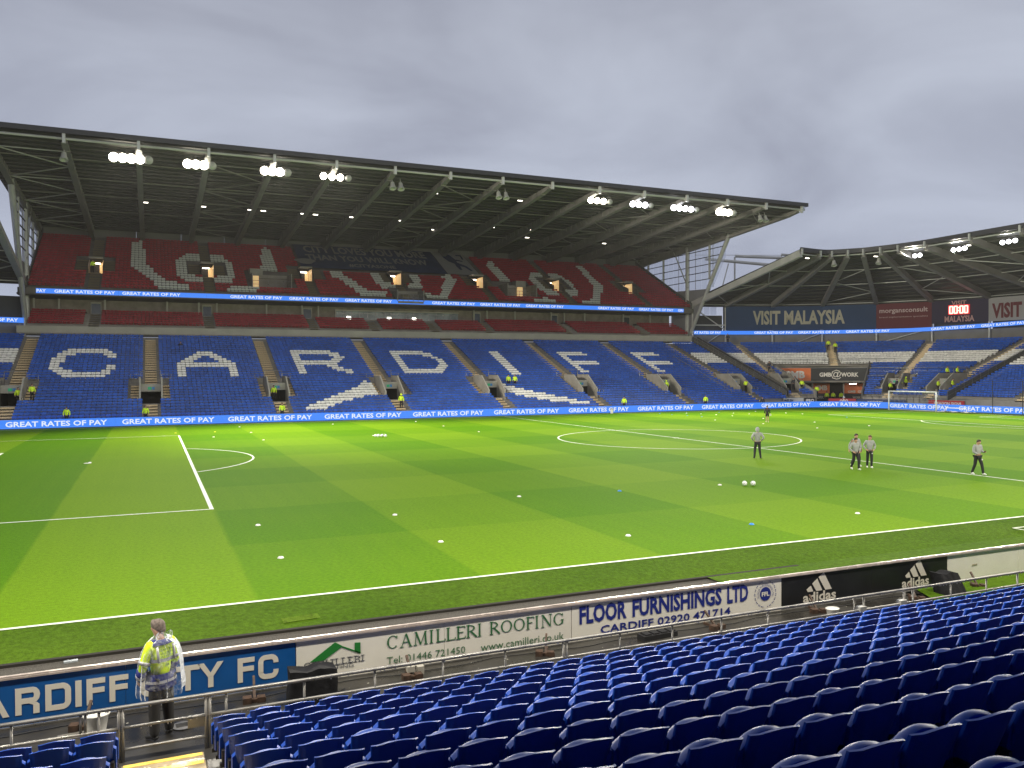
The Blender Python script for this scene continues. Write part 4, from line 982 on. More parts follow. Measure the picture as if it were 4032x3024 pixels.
for x0 in (.345, .425, .525, .605):
    mb = MB()
    for a in segm.values():
        p = cp(x0+a[0]*.05, 14.0+a[1]*1.05, .36); q = cp(x0+a[2]*.05, 14.0+a[3]*1.05, .36); mb.beam(p-(q-p)*.05, q+(q-p)*.05, .2, .05, up=nrm)
    obj('digit', mb, led_red, ck)
mb = MB()
for z_ in (14.3, 14.75): mb.beam(cp(.5, z_, .36), cp(.5, z_+.16, .36), .16, .05, up=nrm)
obj('colon', mb, led_red, ck)

# mast truss beyond the corner
ms = thing('roof_mast_truss', 'pale steel tubes and stays rising beyond the gap between the two roofs', 'mast')
for p, q, r_ in (((112, 111, 26.6), (121.5, 103.5, 25.0), .3), ((119.5, 111.5, 27.6), (129.5, 107, 27.1), .3), ((119.4, 111.5, 27.4), (119.4, 111.5, 20.0), .18), ((117.5, 111, 26), (115.0, 110, 20.5), .12), ((131.5, 112, 28.6), (137, 110, 28.2), .25), ((131.5, 112, 28.4), (131.5, 112, 24), .15), ((131, 112, 28.2), (127, 111, 25), .1), ((110, 111.5, 27.3), (140, 112, 28.9), .05)):
    mb = MB(); mb.tube([p, q], r_, 7); obj('tube', mb, steel_pale, ms)

# ------------------------------------------------------------------ floodlights and small lamps
spots = []
def flood(loc, aim, n_, label, mlens, r_=.33, spread=.78, dirv=None, extra_dark=1):
    o = thing('floodlight_bank', label, 'floodlight', loc, group='floodlight banks under the roof eaves')
    d = (Vector(aim)-Vector(loc)).normalized(); side = Vector((0, 0, 1)).cross(d).normalized()*-1; upn = side.cross(d).normalized()
    if dirv is not None: side = Vector(dirv).normalized()
    mb = MB(); mb.tube([side*(-spread*n_/2)+Vector((0, 0, .5)), side*(spread*(n_+extra_dark)/2)+Vector((0, 0, .5))], .05, 6); mb.tube([Vector((0, 0, .5)), Vector((0, .1, 1.2))], .05, 5); obj('bracket', mb, deck, o)
    for k in range(n_+extra_dark):
        c_ = side*((k-(n_-1)/2)*spread)
        mb = MB(); prof = [(.06, -.5), (.2, -.45), (r_*.9, -.05), (r_, .0)]; e1 = d.orthogonal().normalized(); e2 = d.cross(e1)
        P_ = [[c_+d*z_+(e1*math.cos(2*pi*j/12)+e2*math.sin(2*pi*j/12))*q_ for j in range(12)] for q_, z_ in prof]; mb.grid(P_, 0, True)
        h = obj('housing', mb, steel, o)
        mb = MB(); mb.grid([[c_+d*z_+(e1*math.cos(2*pi*j/14)+e2*math.sin(2*pi*j/14))*r_*q_ for j in range(14)] for q_, z_ in ((1.0, -.02), (.97, .08), (.75, .2), (.4, .28), (.01, .31))], 0, True)
        obj('lens', mb, mlens if k < n_ else mat('lens_off', (.35, .35, .35), .2), h)
    return o
def spot(loc, aim, power, size=100, blend=.6, rad=.6, col=(1, .93, .78)):
    ld = bpy.data.lights.new('floodlight_beam', 'SPOT'); ld.energy = power; ld.spot_size = R(size); ld.spot_blend = blend; ld.shadow_soft_size = rad; ld.color = col
    o = bpy.data.objects.new('floodlight_beam', ld); COL.objects.link(o); o.location = loc
    o.rotation_euler = (Vector(aim)-Vector(loc)).to_track_quat('-Z', 'Y').to_euler()
FZ = 26.85
for i, (x, n_, place) in enumerate(((12.4, 4, 'leftmost'), (18.9, 3, 'second from the left'), (26.6, 3, 'third from the left'), (33.0, 3, 'fourth from the left'), (66.6, 3, 'fifth from the left, after the long gap'), (72.8, 3, 'sixth from the left'), (79.6, 4, 'third from the right end'), (86.4, 3, 'rightmost'))):
    flood((x, 72.6, FZ), (x*.5+24, 8, 0), n_, 'lit floodlight bank under the main roof edge, '+place, flood_m if i in (0, 1, 2, 3, 4, 7) else flood_c, .46 if i in (0, 1, 2, 7) else .38, .80 if i in (0, 1, 2, 7) else .92, (1, 0, 0), 1)  # lens domes made oversized to stand in for lamp glare
    spot((x, 71.5, FZ-.35), (x*.75+12, 34, 0), FLOOD, 104)
for x, w_ in ((6.8, 1), (39.9, 2), (53.0, 2), (92.6, 2)):
    for k in range(w_):
        mb = MB(); mb.lathe([(.1, .3), (.22, .25), (.26, -.1), (.42, -.55), (.40, -.56), (.02, -.3)], 10); mb.tube([(0, 0, .3), (0, 0, .8)], .04, 5)
        tag(obj('loudspeaker', mb, steel_pale, loc=(x+k*.95, 72.6, 26.6), rot=(R(-18), 0, 0)), 'horn loudspeaker under main roof eaves, '+{6.8: 'left of the leftmost floodlights', 39.9: 'right of the fourth floodlight bank', 53.0: 'at the middle of the roof', 92.6: 'near the right end'}[x]+(', right of pair' if k else (', left of pair' if w_ == 2 else '')), 'loudspeaker', 'loudspeakers under the roof edges')
for k, (p, a) in enumerate((((105.0, 71.4, 20.8), 30), ((109.2, 67.2, 20.8), 60))):
    mb = MB(); mb.lathe([(.1, .3), (.22, .25), (.26, -.1), (.42, -.55), (.40, -.56), (.02, -.3)], 10); mb.tube([(0, 0, .3), (0, 0, .8)], .04, 5)
    tag(obj('loudspeaker', mb, steel_pale, loc=p, rot=(R(-18), 0, R(-a))), ('left' if k == 0 else 'right')+' horn loudspeaker under the curved roof edge of the corner stand', 'loudspeaker', 'loudspeakers under the roof edges')
for k, y in enumerate((62.7, 55.9, 49.1, 42.3, 35.5)):
    flood((111, y, 20.9), (60, 25, 0), 3, ['leftmost lit lamp trio under the corner stand roof', 'middle lit lamp trio under the corner stand roof', 'right lit lamp trio under the corner stand roof', 'lamp trio under the end roof past the right edge', 'last lamp trio under the end roof past the right edge'][k], flood_c, .27, .82, (0, -1, 0), 0)
    if k in (0, 1, 2, 3, 4): spot((110.2, y, 20.6), (60, 30, 0), FLOOD*.5, 110)
lamp_me = None
def mini(loc, i, lab):
    global lamp_me
    if lamp_me is None:
        m = MB(); m.box(-.30, -.08, -.04, .30, .08, .04); lamp_me = m.mesh('lamp', small_l); m = MB(); m.box(-.36, -.12, .04, .36, .12, .12); mini.h = m.mesh('lamp_body', steel)
    o = thing('roof_lamp', lab, 'lamp', loc, group='small lamps under the roofs')
    obj('diffuser', lamp_me, None, o); obj('lamp_body', mini.h, None, o)
i = 0
ordn = ['first', 'second', 'third', 'fourth', 'fifth', 'sixth', 'seventh', 'eighth', 'ninth', 'tenth', 'eleventh', 'twelfth', 'thirteenth', 'fourteenth', 'fifteenth']
for k, x in enumerate((14.0, 20.6, 26.2, 27.8, 32.8, 34.4, 39.2, 46.0, 59.5, 65.8, 72.4, 79.0, 85.5)):
    mini((x, 90.4, rz(90.4)-.95), k, 'small white lamp midway up the main roof underside, '+ordn[k]+' from the left')
for k, (x, y) in enumerate(((46.3, 76.5), (57.6, 76.5), (52.5, 96), (68, 97), (82.0, 97.5), (92.8, 91))):
    mini((x, y, rz(y)-.6), k, 'small yellowish lamp among the dark main roof beams, '+ordn[k]+' from the left')
for k, (x, y) in enumerate(((100.5, 71.9), (108.2, 66.8), (111.0, 54.5))):
    mini((x, y, 21.2), k, 'small lamp close under the corner roof edge, '+ordn[k]+' from the left')

for y in (62.7, 55.9, 49.1, 42.3, 35.5): spot((MIR-110.2, y, 20.6), (100, 46, 0), FLOOD*1.5, 62)  # unseen left-end beams without fittings, added to brighten the end stand
# ------------------------------------------------------------------ near stand: terrace, roof over the viewer, gangway
ny = lambda i: -8.22-.8*i
nzt = lambda i: .79+.243*i            # seat-back top of row i
nzf = lambda i: nzt(i)-.80            # floor of row i
near = thing('near_stand', 'stepped concrete stand in the foreground carrying blue seats', 'grandstand')
mb = MB()
for i in range(0, 24):
    yf, yb = ny(i)+.52, ny(i)-.28
    for x0, x1 in ((-10, 13.98), (15.05, 60)):
        mb.add([(x0, yf, nzf(i)), (x1, yf, nzf(i)), (x1, yb, nzf(i)), (x0, yb, nzf(i))], [(0, 1, 2, 3)])
        mb.add([(x0, yf, nzf(i)-.243 if i else GZ), (x1, yf, nzf(i)-.243 if i else GZ), (x1, yf, nzf(i)), (x0, yf, nzf(i))], [(0, 1, 2, 3)])
    for x in (13.98, 15.05): mb.add([(x, yf, nzf(i)), (x, yb, nzf(i)), (x, yb, nzf(i)-.5), (x, yf, nzf(i)-.5)], [(0, 1, 2, 3)])
obj('terrace', mb, mat('terrace_wet', (.045, .042, .038), .45, noise=(1.5, .3, .2, .6)), near)
mb = MB()
for i in range(-1, 24):
    for k in (0, 1):
        yf = ny(i)+.52-.4*k+.0; z_ = nzf(i)-.243+.1215*(k+1)
        if i <= 0: z_ = GZ+.06*(k+1)+(.10 if i == 0 else 0)
        mb.box(13.98, yf-.8, z_-.3, 15.05, yf, z_-.004); mb.box(14.0, yf-.09, z_-.02, 15.03, yf+.003, z_+.002, 1)
obj('gangway_steps', mb, [mat('wet_step', (.34, .27, .17), .2, noise=(3, .3, .1, .4)), mat('step_nosing', (.85, .58, .12), .35, noise=(6, .3))], near)
# roof above the viewer (out of frame) that shades the seats, with its own lamp banks along the edge
mb = MB(); mb.box(-60, -36, 15.6, 160, -9.3, 16.0); mb.box(-60, -9.4, 15.2, 160, -9.2, 16.2)
nr = obj('near_roof', mb, deck, near)
mb = MB(); mb.box(-60, -36.2, -.4, 160, -36, 16); obj('rear_wall', mb, mat('near_rear_wall', (.03, .03, .03), .8), near)
for x in (-8, 2, 12, 22, 32, 43, 54, 65, 76, 87):
    mb = MB(); mb.box(x-.6, -9.15, 14.9, x+.6, -8.9, 15.2); obj('roof_floodlight', mb, flood_m, near)
    spot((x, -8.75, 14.9), (x+2, 22, 0), NEARF, 174, .15, .35)

# ------------------------------------------------------------------ near seats
def shell(back=True):
    m = MB(); n_ = 12; w = .198
    # back rest: outline (x,z) rounded, leaning back; z=0 is the crown
    def edge(u):                       # u -1..1 across
        return w*u
    def ztop(u): return -.045*abs(u)**2.2
    cols_ = np.array([-1, -.96, -.9, -.84, -.78, -.4, 0, .4, .78, .84, .9, .96, 1]); rows_ = np.linspace(0, 1, 7)
    def pt(u, t, off=0.):
        zt = ztop(u); z_ = zt*(1-t)+(-.42)*t
        wx = w*(1-.14*t); y = .15*t+.02*u*u+.055*(max(0, abs(u)-.60)/.40)**1.6+off   # leans back towards the viewer at the top, sides wrap forward
        return (u*wx, y-.05, z_)
    F_ = [[pt(u, t, .022) for u in cols_] for t in rows_]; m.grid(F_)
    # rear skin: raised rim and recessed panel
    inn_u = cols_*.93; rim = [[pt(u, t) for u in cols_] for t in rows_]
    def pin(u, t): return pt(u*.88, .045+t*.90, .008)
    B0 = [pt(u, 0) for u in cols_]+[pt(1, t) for t in rows_[1:]]+[pt(u, 1) for u in cols_[::-1][1:]]+[pt(-1, t) for t in rows_[::-1][1:-1]]
    B1 = [pin(u, 0) for u in cols_]+[pin(1, t) for t in rows_[1:]]+[pin(u, 1) for u in cols_[::-1][1:]]+[pin(-1, t) for t in rows_[::-1][1:-1]]
    F0 = [pt(u, 0, .022) for u in cols_]+[pt(1, t, .022) for t in rows_[1:]]+[pt(u, 1, .022) for u in cols_[::-1][1:]]+[pt(-1, t, .022) for t in rows_[::-1][1:-1]]
    B15 = [tuple(Vector(a).lerp(Vector(b), .35)) for a, b in zip(B0, [(p[0], p[1]-.010, p[2]) for p in B1])]
    m.grid([F0, B0, B15, B1], 0, True)
    m.grid([[pin(u, t) for u in cols_][::-1] for t in rows_])
    return m
def pan():                             # tipped-up seat pan in front of the back
    m = MB(); n_ = 10; w = .218
    def pt(u, t, f): 
        ztop = -.078-.09*abs(u)**2.2; z_ = ztop*(1-t)+(-.43)*t
        y = .085+.05*t+(.10 if f else 0)+(.0 if f else .02*(1-abs(u)))-(.018*(1-t)**3 if f else 0)
        return (u*w, y, z_)
    us = np.linspace(-1, 1, n_+1); ts = np.linspace(0, 1, 5)
    A0 = [[pt(u, t, 0) for u in us] for t in ts]; A1 = [[pt(u, t, 1) for u in us] for t in ts]
    m.grid([r_[::-1] for r_ in A0]); m.grid(A1)
    def ring(f): return [pt(u, 0, f) for u in us]+[pt(1, t, f) for t in ts[1:]]+[pt(u, 1, f) for u in us[::-1][1:]]+[pt(-1, t, f) for t in ts[::-1][1:-1]]
    a, b = ring(0), ring(1); mid = [((p[0]+q[0])/2*1.035, (p[1]+q[1])/2, (p[2]+q[2])/2+(.012 if p[2] > -.3 else 0)) for p, q in zip(a, b)]
    m.grid([b, mid, a], 0, True)
    return m
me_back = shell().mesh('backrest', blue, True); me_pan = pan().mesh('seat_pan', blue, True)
mb = MB(); mb.box(-.20, .03, -.47, -.17, .12, -.30); mb.box(.17, .03, -.47, .20, .12, -.30); mb.box(-.03, .04, -.80, .03, .10, -.40); mb.box(-.22, .05, -.50, .22, .09, -.45)
me_leg = mb.mesh('bracket', mat('seat_bracket', (.03, .03, .035), .5))
for me_ in (me_back, me_pan):
    me_.polygons.foreach_set('use_smooth', [True]*len(me_.polygons))
    try: me_.set_sharp_from_angle(angle=R(42))
    except Exception: pass
proto = None
ORD = lambda k: (['first', 'second', 'third', 'fourth', 'fifth', 'sixth', 'seventh', 'eighth', 'ninth', 'tenth', 'eleventh', 'twelfth', 'thirteenth', 'fourteenth', 'fifteenth', 'sixteenth', 'seventeenth', 'eighteenth', 'nineteenth', 'twentieth']+['twenty-'+q for q in ('first', 'second', 'third', 'fourth', 'fifth', 'sixth', 'seventh', 'eighth', 'ninth')]+['thirtieth']+['thirty-'+q for q in ('first', 'second', 'third', 'fourth', 'fifth', 'sixth', 'seventh', 'eighth', 'ninth')]+['fortieth']+['forty-'+q for q in ('first', 'second', 'third', 'fourth', 'fifth', 'sixth', 'seventh', 'eighth', 'ninth')]+['fiftieth'])[k]
Minv = M.inverted()
def scr(p):
    q = Minv @ Vector(p)
    if q.z > -.3: return None
    return (.5+q.x/-q.z*cam_d.lens/36, .5*.75+q.y/-q.z*cam_d.lens/36, -q.z)
cand = []
for i in range(0, 17):
    for side in (0, 1):
        for k in range(52 if side else 9):
            x = 15.3+.455*k if side else 13.77-.455*k
            if not side and i == 2: continue
            if i >= 13 and abs(x-14.4) < 1.2: continue
            cand.append((i, side, k, x))
vis, hid = [], []
for c_ in cand:
    i, side, k, x = c_; q = scr((x, ny(i), nzt(i)-.12))
    if q and -.02 < q[0] < 1.02 and -.03 < q[1] < .78: vis.append((q[2], c_))
    else: hid.append(c_)
vis.sort(key=lambda t: t[0]); rest = [v for _, v in vis[300:]]; vis = [v for _, v in vis[:300]]
seatv = rng.normal(0, 1, (400, 3))
for j, (i, side, k, x) in enumerate(vis):
    if proto is None:
        proto = thing('stadium_seat', 'x', 'seat', group='blue tip-up seats in the foreground stand')
        obj('backrest', me_back, None, proto); obj('seat_pan', me_pan, None, proto); obj('bracket', me_leg, None, proto); o = proto
    else: o = copy_tree(proto)
    o.location = (x+seatv[j, 0]*.003, ny(i)+seatv[j, 1]*.004, nzt(i)+seatv[j, 2]*.003); o.rotation_euler = (seatv[j, 1]*.01, 0, seatv[j, 2]*.012)
    pan_ = [c2 for c2 in o.children if c2.name.startswith('seat_pan')][0]; pan_.location = (0, seatv[j, 0]*.005, 0); pan_.rotation_euler = (seatv[j, 0]*.02, 0, 0)
    o['label'] = 'blue seat, %s to the %s of the gangway, %s row from the rail' % (ORD(k), 'right' if side else 'left', ORD(i))
# remaining foreground seats joined
hid = [h for h in hid if not (h[0] > 11 and abs(h[3]-14.4) < 2.5)]
nv = []; nf = []; n0 = 0
def arrays(me):
    v = np.zeros(len(me.vertices)*3); me.vertices.foreach_get('co', v); return v.reshape(-1, 3), [tuple(p.vertices) for p in me.polygons]
bv, bf = arrays(me_back); pv, pf = arrays(me_pan)
tv = np.vstack([bv, pv]); tf = bf+[tuple(a+len(bv) for a in f) for f in pf]
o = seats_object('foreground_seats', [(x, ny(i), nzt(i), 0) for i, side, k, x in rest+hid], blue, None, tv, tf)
o.data.polygons.foreach_set('use_smooth', [True]*len(o.data.polygons))
tag(o, 'rest of the blue seats in the foreground stand, beyond the nearest three hundred', 'seats', kind='stuff')

# ------------------------------------------------------------------ front rail of the near stand
fr_ = thing('front_guard_rail', 'wet galvanised steel guard rail with three-bar gate in front of the foreground seats', 'railing', (14, -6.64, GZ))
off = (14, -6.64, GZ)
mb = MB(); mb.tube([(8, -6.64, .485), (60, -6.64, .485)], .03, 8); obj('top_bar', local(mb, off), galv, fr_, True)
mb = MB(); mb.tube([(8, -6.64, .19), (13.93, -6.64, .19)], .024, 8); mb.tube([(15.12, -6.64, .19), (60, -6.64, .19)], .024, 8); obj('lower_bar', local(mb, off), galv, fr_, True)
for z_ in (.19, -.12): mb = MB(); mb.tube([(13.98, -6.64, z_), (15.1, -6.64, z_)], .022, 8); obj('gate_bar', local(mb, off), galv, fr_, True)
for x in [12.63, 13.46, 13.52, 13.69]+[15.38, 16.52, 17.63, 18.77, 19.89, 22.15, 23.28, 24.41, 25.54, 27.81, 30.68, 31.83]:
    mb = MB(); mb.tube([(x, -6.64, -.3 if x > 15 else .2 if x < 13.6 and x > 13 else -.3), (x, -6.64, .475)], .019, 7); obj('post', local(mb, off), galv, fr_, True)
for x in [13.94, 13.99, 15.10, 15.15, 21.0, 21.06, 28.08, 29.25, 29.51, 32.89]:
    mb = MB(); mb.tube([(x, -6.64, -.3), (x, -6.64, .49)], .024, 8); obj('post', local(mb, off), galv, fr_, True)
for x in (28.08, 29.25): mb = MB(); mb.box(x-.16, -6.70, .18, x+.02, -6.58, .27); obj('clamp', local(mb, off), steel_pale, fr_)
mb = MB(); mb.box(14.85, -6.62, .02, 15.1, -6.6, .2); mb.tube([(14.85, -6.6, .1), (15.2, -6.6, .1)], .012, 6); obj('gate_latch', local(mb, off), steel_pale, fr_)
# rain drops hanging under the bars
mb = MB()
for j in range(240):
    x = 12.3+rng.random()*22; z_ = .485-.036 if j % 2 else .19-.03; s_ = .007+.005*rng.random()
    mb.lathe([(.001, -s_*1.6), (s_, -s_*.3), (s_*.7, s_*.6), (.001, s_)], 5, (x, -6.64, z_))
o = obj('rain_drops', local(mb, off), mat('droplet', (.9, .9, .9), .02, spec=1), fr_, True); o['kind'] = 'stuff'

# ------------------------------------------------------------------ advertising hoardings
HY, HT, HB = -4.7, .50, -.27
def hoard(name, label, x0, x1, m, seams=()):
    o = thing(name, label, 'hoarding', (x0, HY, GZ)); f = (x0, HY, GZ)
    xs_ = [x0+.004]+list(seams)+[x1-.004]
    for a, b in zip(xs_, xs_[1:]):
        mb = MB(); mb.box(a+.003, HY, HB, b-.003, HY+.04, HT); obj('panel', local(mb, f), m, o)
    mb = MB(); mb.box(x0, HY-.02, HT, x1, HY+.045, HT+.025); mb.box(x0, HY+.045, HB-.03, x1, HY+.06, HT); mb.box(x0, HY-.028, HT-.03, x1, HY-.004, HT); obj('top_rail', local(mb, f), mat('rail_wet', (.50, .43, .39), .3, .2, noise=(3, .15, .15, .4)), o)
    mb = MB(); mb.box(x0, HY-.025, HB-.025, x1, HY+.045, HB); obj('bottom_rail', local(mb, f), galv, o)
    return o, f
def ht(o, f, t, x0, x1, z0_, z1_, m, bold=.0):
    mb = MB(); text_on(mb, t, (x0, HY-.006, z0_), (1, 0, 0), (0, 0, 1), x1-x0, z1_-z0_, bold); return obj('lettering', local(mb, f), m, o)
def hp(mb, pts, y=HY-.006): mb.prism([(a, y, b) for a, b in pts], (0, .003, 0)); return mb
club = mat('club_blue', (.006, .085, .30), .35, noise=(2, .1)); offw = mat('off_white', (.80, .77, .69), .4, noise=(1.3, .05))
cream = mat('cream_ink', (.68, .64, .56), .5)
hoard('ad_hoarding', 'blue hoarding beyond the left edge of the picture', 5.5, 10.6, club)
o, f = hoard('ad_hoarding', 'blue CARDIFF CITY FC hoarding behind the steward', 10.6, 16.7, club, (13.98,))
# CARDIFF CITY FC in a wide square face: strokes as bars and rounded corners
def glyph(mb, ch, x0, x1, z0_, z1_, t):
    w, h = x1-x0, z1_-z0_; tz = t
    def bar(a, b, c_, d): hp(mb, [(x0+a, z0_+b), (x0+c_, z0_+b), (x0+c_, z0_+d), (x0+a, z0_+d)], HY-.006-.0004*len(mb.v) % .003)
    def ringc(cx_, cz, rx, rz_, a0, a1, n_=8):
        po = [(cx_+rx*math.cos(a), cz+rz_*math.sin(a)) for a in np.linspace(a0, a1, n_)]; pi_ = [(cx_+(rx-t)*math.cos(a), cz+(rz_-tz)*math.sin(a)) for a in np.linspace(a1, a0, n_)]
        m_ = n_
        for i in range(n_-1): hp(mb, [po[i], po[i+1], pi_[m_-2-i], pi_[m_-1-i]])
    r_ = min(w*.4, h*.3)
    if ch in 'CD':
        if ch == 'D': bar(0, 0, t, h); bar(t, 0, w-r_, tz); bar(t, h-tz, w-r_, h)
        else:
            ringc(x0+r_, z1_-r_, r_, r_, pi/2, pi); ringc(x0+r_, z0_+r_, r_, r_, pi, 1.5*pi); bar(0, r_, t, h-r_); bar(r_, 0, w-r_, tz); bar(r_, h-tz, w-r_, h)
        ringc(x1-r_, z1_-r_, r_, r_, 0, pi/2); ringc(x1-r_, z0_+r_, r_, r_, -pi/2, 0)
        if ch == 'D': bar(w-t, r_, w, h-r_)
        else: bar(w-t, r_, w, h*.36); bar(w-t, h*.64, w, h-r_)
    if ch == 'R':
        bar(0, 0, t, h); bar(t, h-tz, w-r_*.8, h); bar(t, h*.40, w-r_*.8, h*.40+tz); rr = (h*.6)/2
        for i in range(6):
            a, b = -pi/2+pi*i/6, -pi/2+pi*(i+1)/6; cx_, cz = x1-r_*.8, z0_+h*.70; q = r_*.8
            hp(mb, [(cx_+q*math.cos(a), cz+rr*math.sin(a)), (cx_+q*math.cos(b), cz+rr*math.sin(b)), (cx_+(q-t)*math.cos(b), cz+(rr-tz)*math.sin(b)), (cx_+(q-t)*math.cos(a), cz+(rr-tz)*math.sin(a))])
        bar(w-t-.01, 0, w-.01, h*.33); hp(mb, [(x1-t-.01, z0_+h*.33), (x1-.01, z0_+h*.33), (x1-.05, z0_+h*.42), (x1-t-.09, z0_+h*.42)])
    if ch == 'I': bar(0, 0, w, h)
    if ch == 'F': bar(0, 0, t, h); bar(t, h-tz, w, h); bar(t, h*.44, w*.96, h*.44+tz)
    if ch == 'T': bar(0, h-tz, w, h); bar(w/2-t/2, 0, w/2+t/2, h-tz)
    if ch == 'Y':
        bar(w/2-t/2, 0, w/2+t/2, h*.42)
        hp(mb, [(x0, z1_), (x0+t*1.15, z1_), (x0+w/2+t/2, z0_+h*.42), (x0+w/2-t/2, z0_+h*.42)]); hp(mb, [(x1-t*1.15, z1_), (x1, z1_), (x0+w/2+t/2, z0_+h*.44), (x0+w/2-t/2, z0_+h*.44)], HY-.008)
    if ch == 'A':
        hp(mb, [(x0, z0_), (x0+t*1.05, z0_), (x0+w/2+t*.3, z1_), (x0+w/2-t*.55, z1_)]); hp(mb, [(x1-t*1.05, z0_), (x1, z0_), (x0+w/2+t*.55, z1_), (x0+w/2-t*.3, z1_)], HY-.008); bar(w*.22, h*.22, w*.78, h*.22+tz)
for ch, a, b in (('C', 11.45, 11.83), ('A', 11.88, 12.34), ('R', 12.42, 12.76), ('D', 12.83, 13.19), ('I', 13.25, 13.34), ('F', 13.41, 13.68), ('F', 13.74, 14.02), ('C', 14.2, 14.5), ('I', 14.57, 14.66), ('T', 14.74, 15.11), ('Y', 15.08, 15.49), ('F', 15.72, 16.0), ('C', 16.06, 16.40)):
    mb = MB(); glyph(mb, ch, a, b, -.11, .31, .085); obj('letter', local(mb, f), cream, o)
green = mat('roof_green', (.015, .20, .03), .5); dgreen = mat('text_green', (.03, .14, .05), .5); slate = mat('slate_ink', (.06, .07, .09), .5); inkblue = mat('ink_blue', (.012, .025, .22), .4)
o, f = hoard('ad_hoarding', 'white CAMILLERI ROOFING hoarding with green roof logo', 16.7, 22.18, offw, (19.46,))
mb = MB(); hp(mb, [(16.94, .07), (17.19, .07), (17.53, .28), (17.39, .37)]); hp(mb, [(17.53, .28), (17.515, .26), (17.84, .10), (17.86, .12)]); hp(mb, [(17.745, .315), (17.85, .305), (17.85, .10), (17.745, .155)]); obj('roof_logo', local(mb, f), green, o)
# serif capitals: stems with serifs
def serif(mb, ch, x, z0_, w, h, t=.03, th=.013):
    X0, X1, Z1 = x, x+w, z0_+h
    def ln(ax, az, bx, bz, t_):
        d = Vector((bx-ax, bz-az)); L0 = d.length; n_ = Vector((-d.y, d.x))/L0*t_/2; hp(mb, [(ax+n_.x, az+n_.y), (ax-n_.x, az-n_.y), (bx-n_.x, bz-n_.y), (bx+n_.x, bz+n_.y)], HY-.006-.0002*(len(mb.v) % 7))
    def se(cx_, z_, q=.034): ln(cx_-q, z_, cx_+q, z_, th)
    def ar(cx_, cz, rx, rz_, a0, a1, tk=lambda a: t, n_=14):
        A = np.linspace(a0, a1, n_)
        for a, b in zip(A, A[1:]):
            ta, tb = tk(a), tk(b)
            hp(mb, [(cx_+rx*math.cos(a), cz+rz_*math.sin(a)), (cx_+rx*math.cos(b), cz+rz_*math.sin(b)), (cx_+(rx-tb)*math.cos(b), cz+(rz_-tb*.6)*math.sin(b)), (cx_+(rx-ta)*math.cos(a), cz+(rz_-ta*.6)*math.sin(a))])
    tk = lambda a: th+(t-th)*abs(math.cos(a))
    if ch in 'CGO':
        a0, a1 = (.75, 2*pi-.75) if ch != 'O' else (0, 2*pi); ar(x+w/2, z0_+h/2, w/2, h/2, a0, a1, tk)
        if ch != 'O': ln(X1-.03, z0_+h*.72, X1-.03, Z1-.01, th)
        if ch == 'G': ln(X1-.035, z0_+.02, X1-.035, z0_+h*.42, t); se(X1-.035, z0_+h*.42)
    if ch == 'A': ln(X0+.03, z0_, x+w/2, Z1, th); ln(x+w/2, Z1, X1-.03, z0_, t); ln(x+w*.25, z0_+h*.35, x+w*.72, z0_+h*.35, th); se(X0+.03, z0_); se(X1-.03, z0_)
    if ch == 'M': ln(X0+.035, z0_, X0+.05, Z1, th); ln(X1-.035, z0_, X1-.05, Z1, t); ln(X0+.05, Z1, x+w/2, z0_, t); ln(x+w/2, z0_, X1-.05, Z1, th); se(X0+.035, z0_); se(X1-.035, z0_); se(X0+.04, Z1, .02); se(X1-.04, Z1, .02)
    if ch == 'N': ln(X0+.035, z0_, X0+.035, Z1, th); ln(X1-.035, z0_, X1-.035, Z1, th); ln(X0+.035, Z1, X1-.035, z0_, t); se(X0+.035, z0_); se(X1-.035, Z1); se(X0+.03, Z1, .025)
    if ch in 'ILEFR': ln(X0+.035, z0_, X0+.035, Z1, t); se(X0+.035, z0_); se(X0+.035, Z1)
    if ch in 'LE': ln(X0+.03, z0_+th/2, X1, z0_+th/2, th); ln(X1, z0_, X1, z0_+h*.2, th)
    if ch in 'EF': ln(X0+.03, Z1-th/2, X1-.01, Z1-th/2, th); ln(X1-.01, Z1, X1-.01, Z1-h*.2, th); ln(X0+.03, z0_+h*.52, X1-.04, z0_+h*.52, th)
    if ch == 'R': ar(X0+.05, z0_+h*.74, w*.6, h*.26, -pi/2, pi/2, tk); ln(X0+.09, z0_+h*.48, X1, z0_, t); se(X1-.01, z0_, .02)
def sline(txt, x0, x1, z0_, h, m, t, th, nm='lettering'):
    ww = {'C': .95, 'A': 1.0, 'M': 1.2, 'I': .5, 'L': .78, 'E': .78, 'R': .9, 'O': 1.05, 'F': .75, 'N': 1.05, 'G': 1.02, ' ': .45}
    tot = sum(ww[c_] for c_ in txt); k = (x1-x0)/tot; x = x0; mb = MB()
    for c_ in txt:
        if c_ != ' ': serif(mb, c_, x+.06*k, z0_, ww[c_]*k*.88, h, t, th)
        x += ww[c_]*k
    return obj(nm, local(mb, f), m, o)
sline('CAMILLERI ROOFING', 18.33, 22.02, .11, .24, dgreen, .034, .014)
ht(o, f, 'Tel: 01446 721450', 18.34, 19.88, -.17, -.04, dgreen, .0); ht(o, f, 'www.camilleri.co.uk', 20.2, 22.0, -.19, -.04, dgreen, .0)
sline('CAMILLERI', 16.83, 17.92, -.035, .105, slate, .014, .008); ht(o, f, 'ROOFING', 17.1, 17.72, -.12, -.06, slate)
o, f = hoard('ad_hoarding', 'white FLOOR FURNISHINGS LTD hoarding with dark blue letters', 22.18, 27.61, offw, (24.66,))
ht(o, f, 'FLOOR', 22.36, 23.48, .05, .43, inkblue, .035); ht(o, f, 'FURNISHINGS', 23.62, 25.92, .05, .43, inkblue, .035); ht(o, f, 'LTD', 26.07, 26.65, .05, .43, inkblue, .035)
ht(o, f, 'CARDIFF 02920 471714', 22.85, 26.16, -.20, -.03, inkblue, .02)
